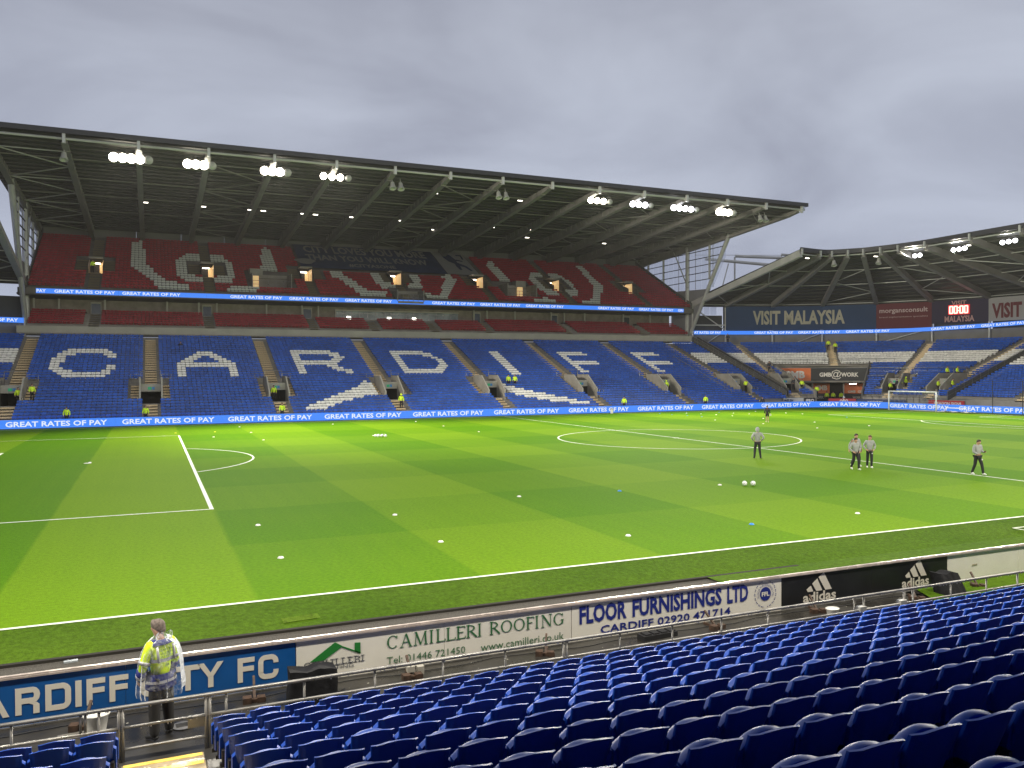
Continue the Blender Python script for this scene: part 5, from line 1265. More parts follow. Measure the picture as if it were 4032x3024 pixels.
mb = MB(); hp(mb, [(27.14+.155*math.cos(a), .15+.155*math.sin(a)) for a in np.linspace(0, 2*pi, 25)[:-1]]); obj('badge_disc', local(mb, f), inkblue, o)
mb = MB(); text_on(mb, 'FFL', (27.03, HY-.010, .10), (1, 0, 0), (0, 0, 1), .22, .10, .04); obj('badge_text', local(mb, f), offw, o)
mb = MB()
for k in range(34):
    a = R(-80+k*10) if k < 17 else R(-80+(k-17)*10+0); sg = 1 if k < 17 else -1
    a = R(-78+(k % 17)*9.2); cx_, cz = 27.14+sg*.285*math.cos(a), .15+.285*math.sin(a); q = a+(.6 if k % 2 else -.2)
    dx_, dz_ = sg*math.cos(q)*.032, math.sin(q)*.032; hp(mb, [(cx_, cz), (cx_+dx_*.5-dz_*.35, cz+dz_*.5+dx_*.35), (cx_+dx_, cz+dz_), (cx_+dx_*.5+dz_*.35, cz+dz_*.5-dx_*.35)])
def ring_text(txt, a0, a1, r_, h_):
    v_, fc_ = text_geo(txt, .0); mb.add([(27.14+(r_+b*h_)*math.cos(R(a0+(a1-a0)*a)), HY-.009, .15+(r_+b*h_)*math.sin(R(a0+(a1-a0)*a))) for a, b in v_], fc_)
ring_text('FLOOR FURNISHINGS LTD', 200, -20, .185, .05); obj('laurel_badge', local(mb, f), inkblue, o)
o, f = hoard('ad_hoarding', 'black adidas hoarding with two white three-bar marks', 27.61, 33.0, mat('hoard_black', (.010, .011, .013), .35, noise=(1.5, .3)), (30.38,))
for x0, x1, t0, t1, zz in ((28.24, 29.25, 28.35, 29.12, 0), (31.4, 32.34, 31.52, 32.26, 0)):
    ht(o, f, 'adidas', x0, x1, -.19, .04, cream, .025)
    mb = MB(); w = t1-t0
    P3 = [[(0, .10), (.13, .165), (.22, .05), (.03, .05)], [(.20, .21), (.36, .29), (.60, .05), (.36, .05)], [(.44, .33), (.62, .44), (1.0, .05), (.72, .05)]]
    P3 = [[(0, .11), (.17, .19), (.26, .05), (.05, .05)], [(.22, .235), (.42, .335), (.62, .05), (.38, .05)], [(.47, .37), (.68, .465), (1.0, .05), (.74, .05)]]
    for q in P3: hp(mb, [(t0+a*w, b) for a, b in q])
    obj('stripe_mark', local(mb, f), cream, o)
o, f = hoard('ad_hoarding', 'plain white hoarding right of the black one', 33.0, 35.7, offw)
mb = MB(); hp(mb, [(33.9, .12), (34.1, .13), (34.1, .17), (33.92, .16)]); obj('stain', local(mb, f), mat('stain', (.4, .36, .25), .6), o)
hoard('ad_hoarding', 'pale hoarding cut off by the right edge of the picture', 35.7, 41, offw)
hoard('ad_hoarding', 'dark hoarding beyond the right edge of the picture', 41, 47, club)

# ------------------------------------------------------------------ things along the track
def tub(name, label, x, y, s=1.0):
    mb = MB(); mb.lathe([(.16*s, 0), (.21*s, .30*s), (.225*s, .31*s), (.22*s, .335*s), (.0, .345*s)], 18, (0, 0, 0), 0, 1, .8)
    o = thing(name, label, 'tub', (x, y, GZ)); obj('body', mb, wplast, o, True)
    mb = MB(); mb.lathe([(.228*s, .30*s), (.235*s, .31*s), (.235*s, .325*s), (.226*s, .33*s)], 18, (0, 0, 0), 0, 1, .8); obj('lid_rim', mb, wplast, o, True)
tub('white_tub', 'white lidded plastic tub behind the rail beside the gate', 13.58, -5.35, .85)
tub('white_tub', 'white plastic tub beside the rail under the black hoarding', 28.25, -5.6, .7)
def covered(x0, x1, y0, y1, z1_, label, lean=0.):
    o = thing('covered_monitor', label, 'covered box', ((x0+x1)/2, (y0+y1)/2, GZ)); w, d = (x1-x0)/2, (y1-y0)/2; h = z1_-GZ
    nx, nz_ = 12, 6; mb = MB()
    def P_(a, b, front_): # a across, b up
        wob = .012*math.sin(a*9+b*7)+.01*math.sin(a*23)
        y = (-d if front_ else d)*(1-.25*b)+lean*b+wob; return (a*w*(1-.03*b)+wob, y, h*b+(.02*math.sin(a*5) if b > .9 else 0))
    As = np.linspace(-1, 1, nx); Bs = np.linspace(0, 1, nz_)
    rings_ = [[P_(a, b, True) for a in As]+[P_(a, b, False) for a in As[::-1]] for b in Bs]
    mb.grid(rings_, 0, True); top_ = rings_[-1]; mb.add(top_, [(i, i+1, 2*nx-2-i, 2*nx-1-i) for i in range(nx-1)])
    obj('rain_sheet', mb, sheet, o, True)
    mb = MB()
    for k in range(4): mb.tube([(w*.9, .1-.05*k, .02), (w*1.25, .15-.12*k, .015), (w*1.5, .25, .015)], .008, 4)
    obj('cable', mb, black, o)
covered(16.45, 17.25, -5.7, -5.25, .25, 'black sheet-covered box lying in front of the blue and white hoardings')
covered(32.05, 32.72, -5.5, -5.1, .20, 'grey sheet-covered box tilted on the turf near the plain hoarding', .22)
def bracket(x, y, label, box=False):
    o = thing('hoarding_foot', label, 'bracket', (x, y, GZ), (0, 0, rng.normal()*.3), 'rusty feet bracing the hoardings')
    mb = MB(); mb.box(-.02, -.05, 0, .03, .36, .05); mb.box(-.16, -.09, 0, .18, -.02, .06); mb.beam((0, 0, .03), (0, .34, .3), .04, .04); obj('foot', mb, rusty, o)
    mb = MB(); mb.box(-.19, -.13, .0, -.05, .02, .10); mb.box(.04, -.12, 0, .17, .01, .09); obj('weight', mb, rusty, o)
    if box: mb = MB(); mb.box(.12, .02, .02, .24, .12, .17); mb.box(-.08, .0, .1, .06, .1, .2); obj('junction_box', mb, mat('box_grey', (.4, .38, .33), .4), o)
bracket(13.4, -5.15, 'rusty hoarding foot beside the white tub, left of the gate')
bracket(15.95, -5.12, 'rusty hoarding foot left of the black covered box'); bracket(18.67, -5.2, 'rusty hoarding foot with grey junction boxes below the telephone number', True)
bracket(21.4, -5.1, 'rusty hoarding foot below the web address'); bracket(25.45, -5.12, 'rusty hoarding foot below the digits 471714')
bracket(28.3, -5.1, 'rusty hoarding foot below the left adidas mark'); bracket(31.2, -5.3, 'rusty weight beside the tilted grey box'); bracket(33.6, -5.1, 'rusty hoarding foot on turf under the plain hoarding')
o = thing('barrier_foot', 'black rubber barrier foot lying below the CARDIFF phone line', 'barrier foot', (23.98, -5.1, GZ), (0, 0, .05))
mb = MB(); mb.box(-.42, -.13, 0, .42, .13, .1); obj('base', mb, black, o)
for k in range(4): mb = MB(); mb.box(-.36+k*.2, -.10, .1, -.22+k*.2, .1, .13); obj('lug', mb, black, o)
def drain(x, y, label, rect):
    o = thing('floor_drain', label, 'drain cover', (x, y, GZ+.004), (0, 0, .1)); mb = MB()
    if rect: mb.box(-.24, -.11, 0, .24, .11, .012); obj('plate', mb, galv, o); mb = MB(); mb.box(-.19, -.07, .012, .19, .07, .02); obj('grate', mb, mat('drain_inner', (.2, .19, .16), .3), o)
    else:
        mb = MB(); mb.lathe([(.16, .0), (.165, .012), (.13, .014), (.0, .014)], 20); obj('plate', mb, galv, o)
        for k in range(4): mb = MB(); mb.box(-.1, -.06+.04*k, .014, .1, -.045+.04*k, .02); obj('slot', mb, black, o)
drain(13.3, -5.4, 'rectangular metal plate set in wet tarmac left of the tub', True); drain(14.81, -5.7, 'round metal drain cover right of the steward feet', False)
mb = MB(); P_ = []
for k in range(60): x = 12+k*.35; P_.append((x, -4.95+.06*math.sin(x*1.9)+.03*math.sin(x*5), GZ+.012))
mb.tube(P_, .008, 5); tag(obj('cable', mb, black, None, True), 'thin black cable lying along the foot of the hoardings', 'cable')
mb = MB(); mb.add([(16.95, -1.05, -.154), (17.75, -1.0, -.146), (17.78, -1.22, -.190), (16.98, -1.27, -.198)], [(0, 3, 2, 1)]); mb.v = [(a, b, c_+.008) for a, b, c_ in mb.v]
tag(obj('turf_patch', mb, grass_mat('turf_patch_m', (.065, .12, .008), (.095, .155, .015), False, .9)), kind='structure')
mb = MB(); mb.box(-.12, -.05, 0, .12, .05, .03); tag(obj('litter', mb, mat('foil', (.5, .55, .6), .2, .5), loc=(12.95, -1.75, GZ+.004), rot=(0, 0, .1)), 'crumpled silvery packet lying on the grit by the turf edge', 'litter')
# small pale flecks on the track
mb = MB()
for k in range(70):
    x, y = 13+rng.random()*18, -6.4+rng.random()*1.5; a = rng.random()*pi; s_ = .012+.02*rng.random(); c0, s0 = math.cos(a)*s_, math.sin(a)*s_
    mb.add([(x-c0, y-s0, GZ+.006), (x+s0*.4, y-c0*.4, GZ+.006), (x+c0, y+s0, GZ+.006), (x-s0*.4, y+c0*.4, GZ+.006)], [(0, 1, 2, 3)])
tag(obj('track_flecks', mb, mat('pale_flecks', (.5, .48, .42), .5)), 'tiny pale flecks scattered on the wet track', 'litter', kind='stuff')

# ------------------------------------------------------------------ pitch equipment
def disc_mesh(m): mb = MB(); mb.lathe([(.092, .0), (.094, .006), (.06, .042), (.043, .048), (.038, .042)], 12); return mb.mesh('marker', m, True)
WH = [(85.2, 59.2), (85.4, 56.6), (75.0, 51.3), (69.0, 44.3), (75.2, 44.0), (69.3, 37.5), (75.7, 37.6), (38.1, 11.1), (74.3, 64.3), (74.9, 62.2), (75.2, 59.7), (79.4, 61.8), (75.4, 57.0), (68.7, 51.4), (79.8, 59.4), (84.6, 64.0), (31.0, 63.1), (39.7, 63.4), (40.0, 55.4), (40.3, 46.9), (31.0, 46.7), (22.1, 63.0), (22.3, 54.9), (22.3, 46.3), (19.0, 51.1), (11.1, 34.2), (17.7, 9.7), (17.7, 4.3), (22.5, 9.7), (22.5, 4.5), (28.4, 11.8), (28.2, 2.9), (37.9, 2.9)]
BLU = [(70.7, 64.7), (70.8, 62.3), (71.2, 59.8), (71.3, 57.2), (79.1, 64.2), (84.6, 49.0), (33.0, 11.4), (33.0, 2.8)]
YEL = [(19.5, 57.1), (16.3, 57.2)]
def where(x, y):
    q = scr((x, y, 0)); return q
def place_text(x, y, allp):
    d = 'close to the near touchline' if y < 6 else ('in the near half of the pitch' if y < 20 else ('in the middle of the pitch' if y < 50 else 'near the far touchline boards'))
    q = where(x, y); order = sorted(allp, key=lambda p: where(*p)[0]); k = order.index((x, y)); return d+', '+ORD(k)+' from left'
for nm, L0, m_ in (('white', WH, mat('disc_white', (.85, .82, .80), .5)), ('light blue', BLU, mat('disc_blue', (.03, .25, .75), .5)), ('yellow', YEL, mat('disc_yellow', (.8, .7, .02), .5))):
    me_ = disc_mesh(m_)
    for p in L0: tag(obj('marker_disc', me_, None, loc=(*p, .0)), nm+' disc '+place_text(*p, L0), 'marker', nm+' training discs on the pitch')
# footballs: pale sphere with dark panel patches
def ball_mesh():
    mb = MB(); n1, n2 = 12, 20; r_ = .11
    for i in range(n1):
        for j in range(n2):
            q = [(math.sin(pi*a/n1)*math.cos(2*pi*b/n2)*r_, math.sin(pi*a/n1)*math.sin(2*pi*b/n2)*r_, math.cos(pi*a/n1)*r_) for a, b in ((i, j), (i+1, j), (i+1, j+1), (i, j+1))]
            mi = 1 if (i*3+j*2) % 13 == 0 or (i % 4 == 2 and j % 5 == 0) else 0
            mb.add(q, [(0, 1, 2, 3)], mi)
    return mb.mesh('ball', [white_paint, mat('ball_dark', (.06, .05, .10), .4)], True)
bm_ = ball_mesh()
for k, p in enumerate([(38.97, 10.44), (39.32, 10.28), (30.83, 45.33), (31.0, 45.2), (31.11, 45.5), (31.26, 45.1), (31.4, 45.4), (31.55, 44.95)]):
    lab = ['left of the two footballs lying together near the centre right', 'right of the two footballs lying together near the centre right'][k] if k < 2 else 'football in the cluster lying beyond the penalty area, %s from the left' % ORD(k-2)
    tag(obj('football', bm_, None, loc=(*p, .118), rot=(k, k*.7, 0)), lab, 'football', 'footballs on the pitch')
# training goal
def goal(p0, p1, label, name, back, net=True, rot0=0):
    a, b = Vector((*p0, 0)), Vector((*p1, 0)); o = thing(name, label, 'goal', a); b = b-a; d = Vector((back[0], back[1], 0)); H = Vector((0, 0, 2.44))
    for q in (Vector((0, 0, 0)), b): mb = MB(); mb.tube([q, q+H], .085, 8); obj('post', mb, white_paint, o, True)
    mb = MB(); mb.tube([H-b.normalized()*.07, b+H+b.normalized()*.07], .085, 8); obj('crossbar', mb, white_paint, o, True)
    mb = MB()
    for q in (Vector((0, 0, 0)), b): mb.tube([q, q+d], .045, 6); mb.tube([q+H, q+H+d*.28, q+H*.75+d*.28*0+d*.12], .03, 6); 
    mb.tube([d, b+d], .045, 6); obj('base_frame', mb, white_paint, o, True)
    mb = MB()
    for k in range(11):
        t = k/10; q = b*t; mb.tube([q+H, q+H+d*.28, q+d], .008, 3, cap=False)
    for k in range(1, 8):
        t = k/8; mb.tube([H+d*.28+(d*.72-H)*t, b+H+d*.28+(d*.72-H)*t], .008, 3, cap=False)
    for q in (Vector((0, 0, 0)), b):
        for k in range(1, 6): t = k/6; mb.tube([q+H*t, q+d*(1-t*.72)+H*t], .008, 3, cap=False)
    obj('net', mb, mat('net_white', (.45, .45, .45), .6), o)
    return o
goal((102.2, 59.1), (103.05, 52.75), 'white training goal in front of the LED boards at the right', 'training_goal', (1.7, .2))
o = thing('goal_weight_frame', 'white low frame and folded net lying right of the training goal', 'training frame', (103.4, 50.6, 0))
mb = MB(); mb.tube([(0, 1.2, .1), (0, 1.1, .55), (.3, -1.4, .55), (.3, -1.5, .08)], .05, 6); mb.tube([(.2, 1.6, .1), (0, .5, .1)], .04, 6); obj('frame', mb, white_paint, o, True)
mb = MB(); P_ = [[(x_, y_, .05+.16*math.sin(x_*7+y_*5)*math.cos(y_*9)*.5+.08) for y_ in np.linspace(-2.6, 1.8, 18)] for x_ in np.linspace(-.4, .5, 6)]; mb.grid(P_); obj('folded_net', mb, mat('net_heap', (.55, .55, .55), .8), o)
# the match goal at the right end stands beyond the frame: its dark stanchions show
goal((L_, c+3.66), (L_, c-3.66), 'match goal on the right goal line', 'match_goal', (2.0, 0))
for k, (x, y) in enumerate(((105.4, 47.0), (105.2, 43.2))):
    mb = MB(); mb.tube([(0, 0, 0), (-.05, 0, 3.9)], .045, 6); o = thing('net_stanchion', ('left' if k == 0 else 'right')+' dark net stanchion standing before the right LED board', 'pole', (x, y, 0), (0, 0, 0)); obj('pole', mb, black, o)
    if k == 0: mb = MB(); mb.tube([(-.05, 0, 3.9), (.1, -3.8, 3.9)], .012, 4); obj('guy_line', mb, black, o)
# corner flag and touchline bin
o = thing('corner_flag', 'white corner flag pole before the far right LED board', 'corner flag', (L_, W_, 0)); mb = MB(); mb.tube([(0, 0, 0), (0, 0, 1.6)], .03, 6); obj('pole', mb, white_paint, o); mb = MB(); mb.add([(0, 0, 1.6), (.05, -.02, 1.25), (.35, -.05, 1.38)], [(0, 1, 2)]); obj('flag', mb, white_paint, o)
o = thing('litter_bin', 'small pale bin standing against the far LED board', 'bin', (66.3, 68.55, 0)); mb = MB(); mb.lathe([(.16, 0), (.2, .5), (.21, .52), (.0, .5)], 12); obj('body', mb, wplast, o, True); mb = MB(); mb.lathe([(.22, .5), (.22, .56), (.2, .58)], 12); obj('rim', mb, mat('bin_rim', (.4, .3, .25), .5), o)

# ------------------------------------------------------------------ people
skin_m = mat('skin', (.52, .30, .21), .5); 
def skin_mesh(name, pts, edges, rad, m, levels=2, root=0):
    me = bpy.data.meshes.new(name); me.from_pydata(pts, edges, []); o = bpy.data.objects.new(name, me); COL.objects.link(o)
    md = o.modifiers.new('s', 'SKIN'); md.use_smooth_shade = True
    for i, v in enumerate(me.skin_vertices[0].data):
        r_ = rad[i]; v.radius = r_ if isinstance(r_, tuple) else (r_, r_); v.use_root = (i == root); v.use_loose = False
    sb = o.modifiers.new('b', 'SUBSURF'); sb.levels = levels; sb.render_levels = levels
    dg = bpy.context.evaluated_depsgraph_get(); me2 = bpy.data.meshes.new_from_object(o.evaluated_get(dg)); me2.name = name
    bpy.data.objects.remove(o); bpy.data.meshes.remove(me); me2.materials.clear(); me2.materials.append(m)
    me2.polygons.foreach_set('use_smooth', [True]*len(me2.polygons)); return me2
def person(label, loc, rz_, top_m, leg_m, shoe_m, hair_m, pose, h=1.78, group=None, hood=None, lv=2, sleeves=None, hairless=False, sitting=False, bare_legs=False, cap=None, headturn=0., head_pitch=0., lw=1.0):
    """faces +y; x right; pose: dict of joints"""
    P = {'pel': (0, 0, .93), 'wai': (0, .01, 1.08), 'che': (0, .0, 1.30), 'neck': (0, .0, 1.48), 'head': (0, .03, 1.62), 'crown': (0, .02, 1.72),
         'shL': (-.18, 0, 1.42), 'elL': (-.25, -.03, 1.14), 'wrL': (-.25, .07, .90), 'haL': (-.25, .10, .82),
         'shR': (.18, 0, 1.42), 'elR': (.25, -.03, 1.14), 'wrR': (.25, .07, .90), 'haR': (.25, .10, .82),
         'hiL': (-.09, 0, .88), 'knL': (-.10, .02, .50), 'anL': (-.11, 0, .09), 'toL': (-.12, .14, .04),
         'hiR': (.09, 0, .88), 'knR': (.10, .02, .50), 'anR': (.11, 0, .09), 'toR': (.12, .14, .04)}
    P.update(pose); k = h/1.78; P = {a: Vector(b)*k for a, b in P.items()}
    o = thing('person', label, 'person', loc, (0, 0, rz_), group)
    def chain(names, rads, extra=()):
        idx = {}; pts = []; rr = []; ed = []
        for a, r_ in rads.items(): idx[a] = len(pts); pts.append(tuple(P[a])); rr.append(tuple(x_*k for x_ in r_) if isinstance(r_, tuple) else r_*k)
        for a, b in names: ed.append((idx[a], idx[b]))
        return pts, ed, rr
    R_ = {'pel': (.13, .09), 'wai': (.12, .085), 'che': (.145, .095), 'neck': .055, 'head': (.078, .09), 'crown': (.06, .07), 'shL': .055, 'elL': .042, 'wrL': .028, 'haL': .035, 'shR': .055, 'elR': .042, 'wrR': .028, 'haR': .035,
          'hiL': .08, 'knL': .058, 'anL': .038, 'toL': .03, 'hiR': .08, 'knR': .058, 'anR': .038, 'toR': .03}
    E_ = [('pel', 'wai'), ('wai', 'che'), ('che', 'neck'), ('neck', 'head'), ('head', 'crown'), ('che', 'shL'), ('shL', 'elL'), ('elL', 'wrL'), ('wrL', 'haL'), ('che', 'shR'), ('shR', 'elR'), ('elR', 'wrR'), ('wrR', 'haR'), ('pel', 'hiL'), ('hiL', 'knL'), ('knL', 'anL'), ('anL', 'toL'), ('pel', 'hiR'), ('hiR', 'knR'), ('knR', 'anR'), ('anR', 'toR')]
    pts, ed, rr = chain(E_, R_)
    # nose and ears, thumb and fingers grow from the body skeleton
    hd = P['head']; ct, st = math.cos(headturn), math.sin(headturn)
    def hv(x_, y_, z_): return (hd.x+(x_*ct-y_*st)*k, hd.y+(x_*st+y_*ct)*k, hd.z+z_*k)
    ih = list(R_).index('head'); n0_ = len(pts); pts += [hv(0, .115, -.01), hv(.09, .0, .0), hv(-.09, .0, .0)]; rr += [.013*k, .014*k, .014*k]; ed += [(ih, n0_), (ih, n0_+1), (ih, n0_+2)]
    if lv >= 2:
        for sd_, e_ in (('L', -1), ('R', 1)):
            hj = P['ha'+sd_]; wj = P['wr'+sd_]; dirn = (hj-wj).normalized(); side_ = dirn.cross(Vector((0, 1, 0))).normalized() if abs(dirn.y) < .9 else Vector((1, 0, 0)); ii = list(R_).index('ha'+sd_)
            fw_ = side_.cross(dirn)
            for q in range(4):
                L0 = (.085, .095, .088, .07)[q]*k; b0 = hj+fw_*(q-1.5)*.019*k; n1_ = len(pts); pts += [tuple(b0+dirn*.03*k), tuple(b0+dirn*(L0*.6)+side_*-e_*.012*k), tuple(b0+dirn*L0+side_*-e_*.03*k)]; rr += [.0095*k, .0085*k, .0075*k]; ed += [(ii, n1_), (n1_, n1_+1), (n1_+1, n1_+2)]
            n1_ = len(pts); pts += [tuple(hj+fw_*.045*k+dirn*.01*k), tuple(hj+fw_*.055*k+dirn*.045*k)]; rr += [.010*k, .008*k]; ed += [(ii, n1_), (n1_, n1_+1)]
    obj('body', skin_mesh('body', pts, ed, rr, skin_m, lv), None, o)
    # top
    T = {'pel2': (.155, .115), 'wai': (.155, .115), 'che': (.175, .125), 'nk': .075, 'shL': .085, 'elL': .065, 'cuL': .048, 'shR': .085, 'elR': .065, 'cuR': .048}
    P['pel2'] = P['pel']+Vector((0, 0, -.02*k)); P['nk'] = P['neck']+Vector((0, 0, -.02*k)); P['cuL'] = P['elL'].lerp(P['wrL'], .93); P['cuR'] = P['elR'].lerp(P['wrR'], .93)
    pts, ed, rr = chain([('wai', 'pel2'), ('wai', 'che'), ('che', 'nk'), ('che', 'shL'), ('shL', 'elL'), ('elL', 'cuL'), ('che', 'shR'), ('shR', 'elR'), ('elR', 'cuR')], T)
    jk = obj('jacket', skin_mesh('jacket', pts, ed, rr, top_m, lv), None, o)
    # trousers
    if not bare_legs:
        P['aL2'] = P['knL'].lerp(P['anL'], 1.12); P['aR2'] = P['knR'].lerp(P['anR'], 1.12)
        T = {'pel': (.15, .11), 'hiL': (.1, .1), 'knL': .076*lw, 'aL2': .055*lw, 'hiR': (.1, .1), 'knR': .076*lw, 'aR2': .055*lw}
        pts, ed, rr = chain([('pel', 'hiL'), ('hiL', 'knL'), ('knL', 'aL2'), ('pel', 'hiR'), ('hiR', 'knR'), ('knR', 'aR2')], T)
    else:
        P['kL2'] = P['hiL'].lerp(P['knL'], .8); P['kR2'] = P['hiR'].lerp(P['knR'], .8)
        T = {'pel': (.15, .11), 'hiL': .105, 'kL2': .085, 'hiR': .105, 'kR2': .085}
        pts, ed, rr = chain([('pel', 'hiL'), ('hiL', 'kL2'), ('pel', 'hiR'), ('hiR', 'kR2')], T)
    obj('trousers' if not bare_legs else 'shorts', skin_mesh('trousers', pts, ed, rr, leg_m, lv), None, o)
    for sd_ in 'LR':
        a, t = P['an'+sd_], P['to'+sd_]; hl = a-(t-a)*.35; hl.z = t.z
        obj('shoe', skin_mesh('shoe', [tuple(a+Vector((0, 0, -.02*k))), tuple(hl), tuple(a.lerp(t, .5)*1.0), tuple(t+(t-a)*.25)], [(0, 1), (0, 2), (2, 3)], [.045*k, .038*k, .042*k, .034*k], shoe_m, 1), None, o)
    def cap(rx, ry, rz2, cy_, cz_, low, nm, m_):
        mb = MB(); n1 = 8; n2 = 16; rows = []
        for i in range(n1+1):
            a = i/n1*low; rr_ = math.sin(a) if i else .02
            rows.append([hv(rx*rr_*math.cos(2*pi*j/n2), cy_+ry*rr_*math.sin(2*pi*j/n2), cz_+rz2*math.cos(a)-(.05*max(0, -math.sin(2*pi*j/n2)) if i > n1*.7 else 0)+(.045*max(0, math.sin(2*pi*j/n2)) if i > n1*.6 else 0)) for j in range(n2)])
        mb.grid(rows, 0, True); mb.add([r_ for r_ in rows[0]], [tuple(range(n2))]); return obj(nm, mb, m_, o, True)
    if hood is not None: cap(.118, .135, .15, -.02, .02, 2.3, 'hood', hood)
    elif not hairless: cap(.094, .112, .118, -.008, .03, 1.75, 'hair', hair_m)
    return o, P
grey_h = mat('grey_hoodie', (.30, .31, .30), .85, noise=(9, .12), bump=(18, .3, .01)); blk_t = mat('black_trousers', (.010, .010, .012), .75); wht_s = mat('white_shoes', (.75, .75, .72), .5); blk_s = mat('black_shoes', (.015, .015, .016), .5)
brown_h = mat('brown_hair', (.045, .028, .018), .8); grey_hair = mat('greying_hair', (.15, .12, .10), .85, noise=(30, .4))
badge = mat('badge_white', (.7, .7, .7), .6)
pocket = {'elL': (-.30, -.07, 1.16), 'wrL': (-.19, .10, .98), 'haL': (-.15, .13, .94), 'elR': (.30, -.07, 1.16), 'wrR': (.19, .10, .98), 'haR': (.15, .13, .94)}
behind = math.atan2(-(47.3-14.4), (19.5+19.5))          # heading pointing away from the viewer
def facing(x, y, extra=0.): return math.atan2(-(x-14.4), (y+19.5))+extra
o, P_ = person('hooded footballer in grey top and black trousers seen from behind, hands at hips', (47.31, 19.45, 0), facing(47.31, 19.45, .15), grey_h, blk_t, blk_s, brown_h,
   {'elL': (-.34, -.10, 1.18), 'wrL': (-.20, .08, 1.00), 'haL': (-.15, .12, .97), 'elR': (.34, -.10, 1.18), 'wrR': (.20, .08, 1.00), 'haR': (.15, .12, .97), 'knL': (-.14, .03, .50), 'anL': (-.17, -.02, .09), 'toL': (-.20, .12, .04), 'knR': (.12, .02, .5), 'anR': (.17, .0, .09), 'toR': (.22, .13, .04)}, 1.86, 'footballers in grey tops on the pitch', grey_h)
walk = {'hiL': (-.09, 0, .88), 'knL': (-.10, .16, .52), 'anL': (-.10, .16, .09), 'toL': (-.11, .30, .05), 'knR': (.09, -.02, .50), 'anR': (.09, -.26, .14), 'toR': (.10, -.14, .04)}
p1 = dict(walk); p1.update(pocket); p1.update({'head': (.02, .06, 1.60), 'crown': (.02, .07, 1.70)})
o, P_ = person('front footballer of the walking pair, grey top, head bowed, hands in pockets', (48.11, 12.79, 0), facing(48.1, 12.8, pi+.55), grey_h, blk_t, wht_s, brown_h, p1, 1.72, 'footballers in grey tops on the pitch')
mb = MB(); mb.lathe([(.035, 0), (.03, .01), (0, .012)], 8); obj('badge', mb, badge, o, loc=(P_['hiL'].x*1.1, .105, .78), rot=(R(-90), 0, 0))
p2 = dict(walk); p2.update({'elR': (.27, -.16, 1.15), 'wrR': (.27, -.20, .90), 'haR': (.27, -.20, .82), 'elL': (-.27, -.02, 1.14), 'wrL': (-.26, .12, .95)})
person('footballer half hidden behind his walking partner, grey top, arm hanging', (49.35, 13.95, 0), facing(49.3, 13.9, pi+.6), grey_h, blk_t, wht_s, brown_h, p2, 1.80, 'footballers in grey tops on the pitch')
p3 = dict(pocket); p3.update({'knL': (-.08, .10, .50), 'anL': (-.07, .10, .09), 'toL': (-.09, .24, .04), 'knR': (.10, -.02, .5), 'anR': (.10, -.1, .10), 'toR': (.12, .04, .04), 'head': (-.02, .02, 1.62)})
o, P_ = person('lone grey-topped footballer with white shoes, right of the walking pair, hands in pockets', (49.48, 13.14, 0), facing(49.5, 13.1, pi+.25), grey_h, blk_t, wht_s, mat('light_brown_hair', (.12, .07, .04), .8), p3, 1.77, 'footballers in grey tops on the pitch', headturn=-.5)
mb = MB(); mb.lathe([(.035, 0), (.03, .01), (0, .012)], 8); obj('badge', mb, badge, o, loc=(-.10, .112, .78), rot=(R(-90), 0, 0))
p4 = {'head': (0, .08, 1.59), 'crown': (0, .10, 1.69), 'elL': (-.24, .02, 1.14), 'wrL': (-.16, .26, 1.12), 'haL': (-.12, .32, 1.14), 'elR': (.24, .0, 1.12), 'wrR': (.14, .20, 1.02), 'haR': (.10, .27, 1.02), 'knL': (-.13, .14, .5), 'anL': (-.15, .20, .09), 'toL': (-.17, .34, .04), 'knR': (.10, -.05, .5), 'anR': (.14, -.2, .10), 'toR': (.15, -.06, .04)}
o, P_ = person('rightmost footballer in grey top, looking down at a phone in his hands', (51.96, 8.73, 0), facing(52, 8.7, pi+.75), grey_h, blk_t, wht_s, brown_h, p4, 1.80, 'footballers in grey tops on the pitch')
mb = MB(); mb.box(-.04, -.005, -.07, .04, .008, .07); tag(obj('phone', mb, black, None, loc=Vector((51.96, 8.73, 0))+Matrix.Rotation(facing(52, 8.7, pi+.75), 3, 'Z') @ Vector((-.08, .37, 1.18)), rot=(R(-50), 0, facing(52, 8.7, pi+.75))), 'dark phone held by the rightmost footballer', 'phone')
mb = MB(); mb.lathe([(.04, 0), (.03, .01), (0, .012)], 8); obj('badge', mb, badge, o, loc=(-.14, .15, .76), rot=(R(-90), 0, 0))
coat_b = mat('black_coat', (.012, .013, .016), .5)
o, P_ = person('man in black coat and shorts walking away far up the pitch, holding a white paper', (70.97, 46.02, 0), facing(71, 46), coat_b, blk_t, wht_s, grey_hair, {'elR': (.25, .0, 1.15), 'wrR': (.27, .08, .92), 'haR': (.27, .1, .85)}, 1.72, bare_legs=True)
mb = MB(); mb.box(-.08, -.01, -.14, .08, .01, .06); obj('paper', mb, white_paint, o, loc=(.30, .12, .80))

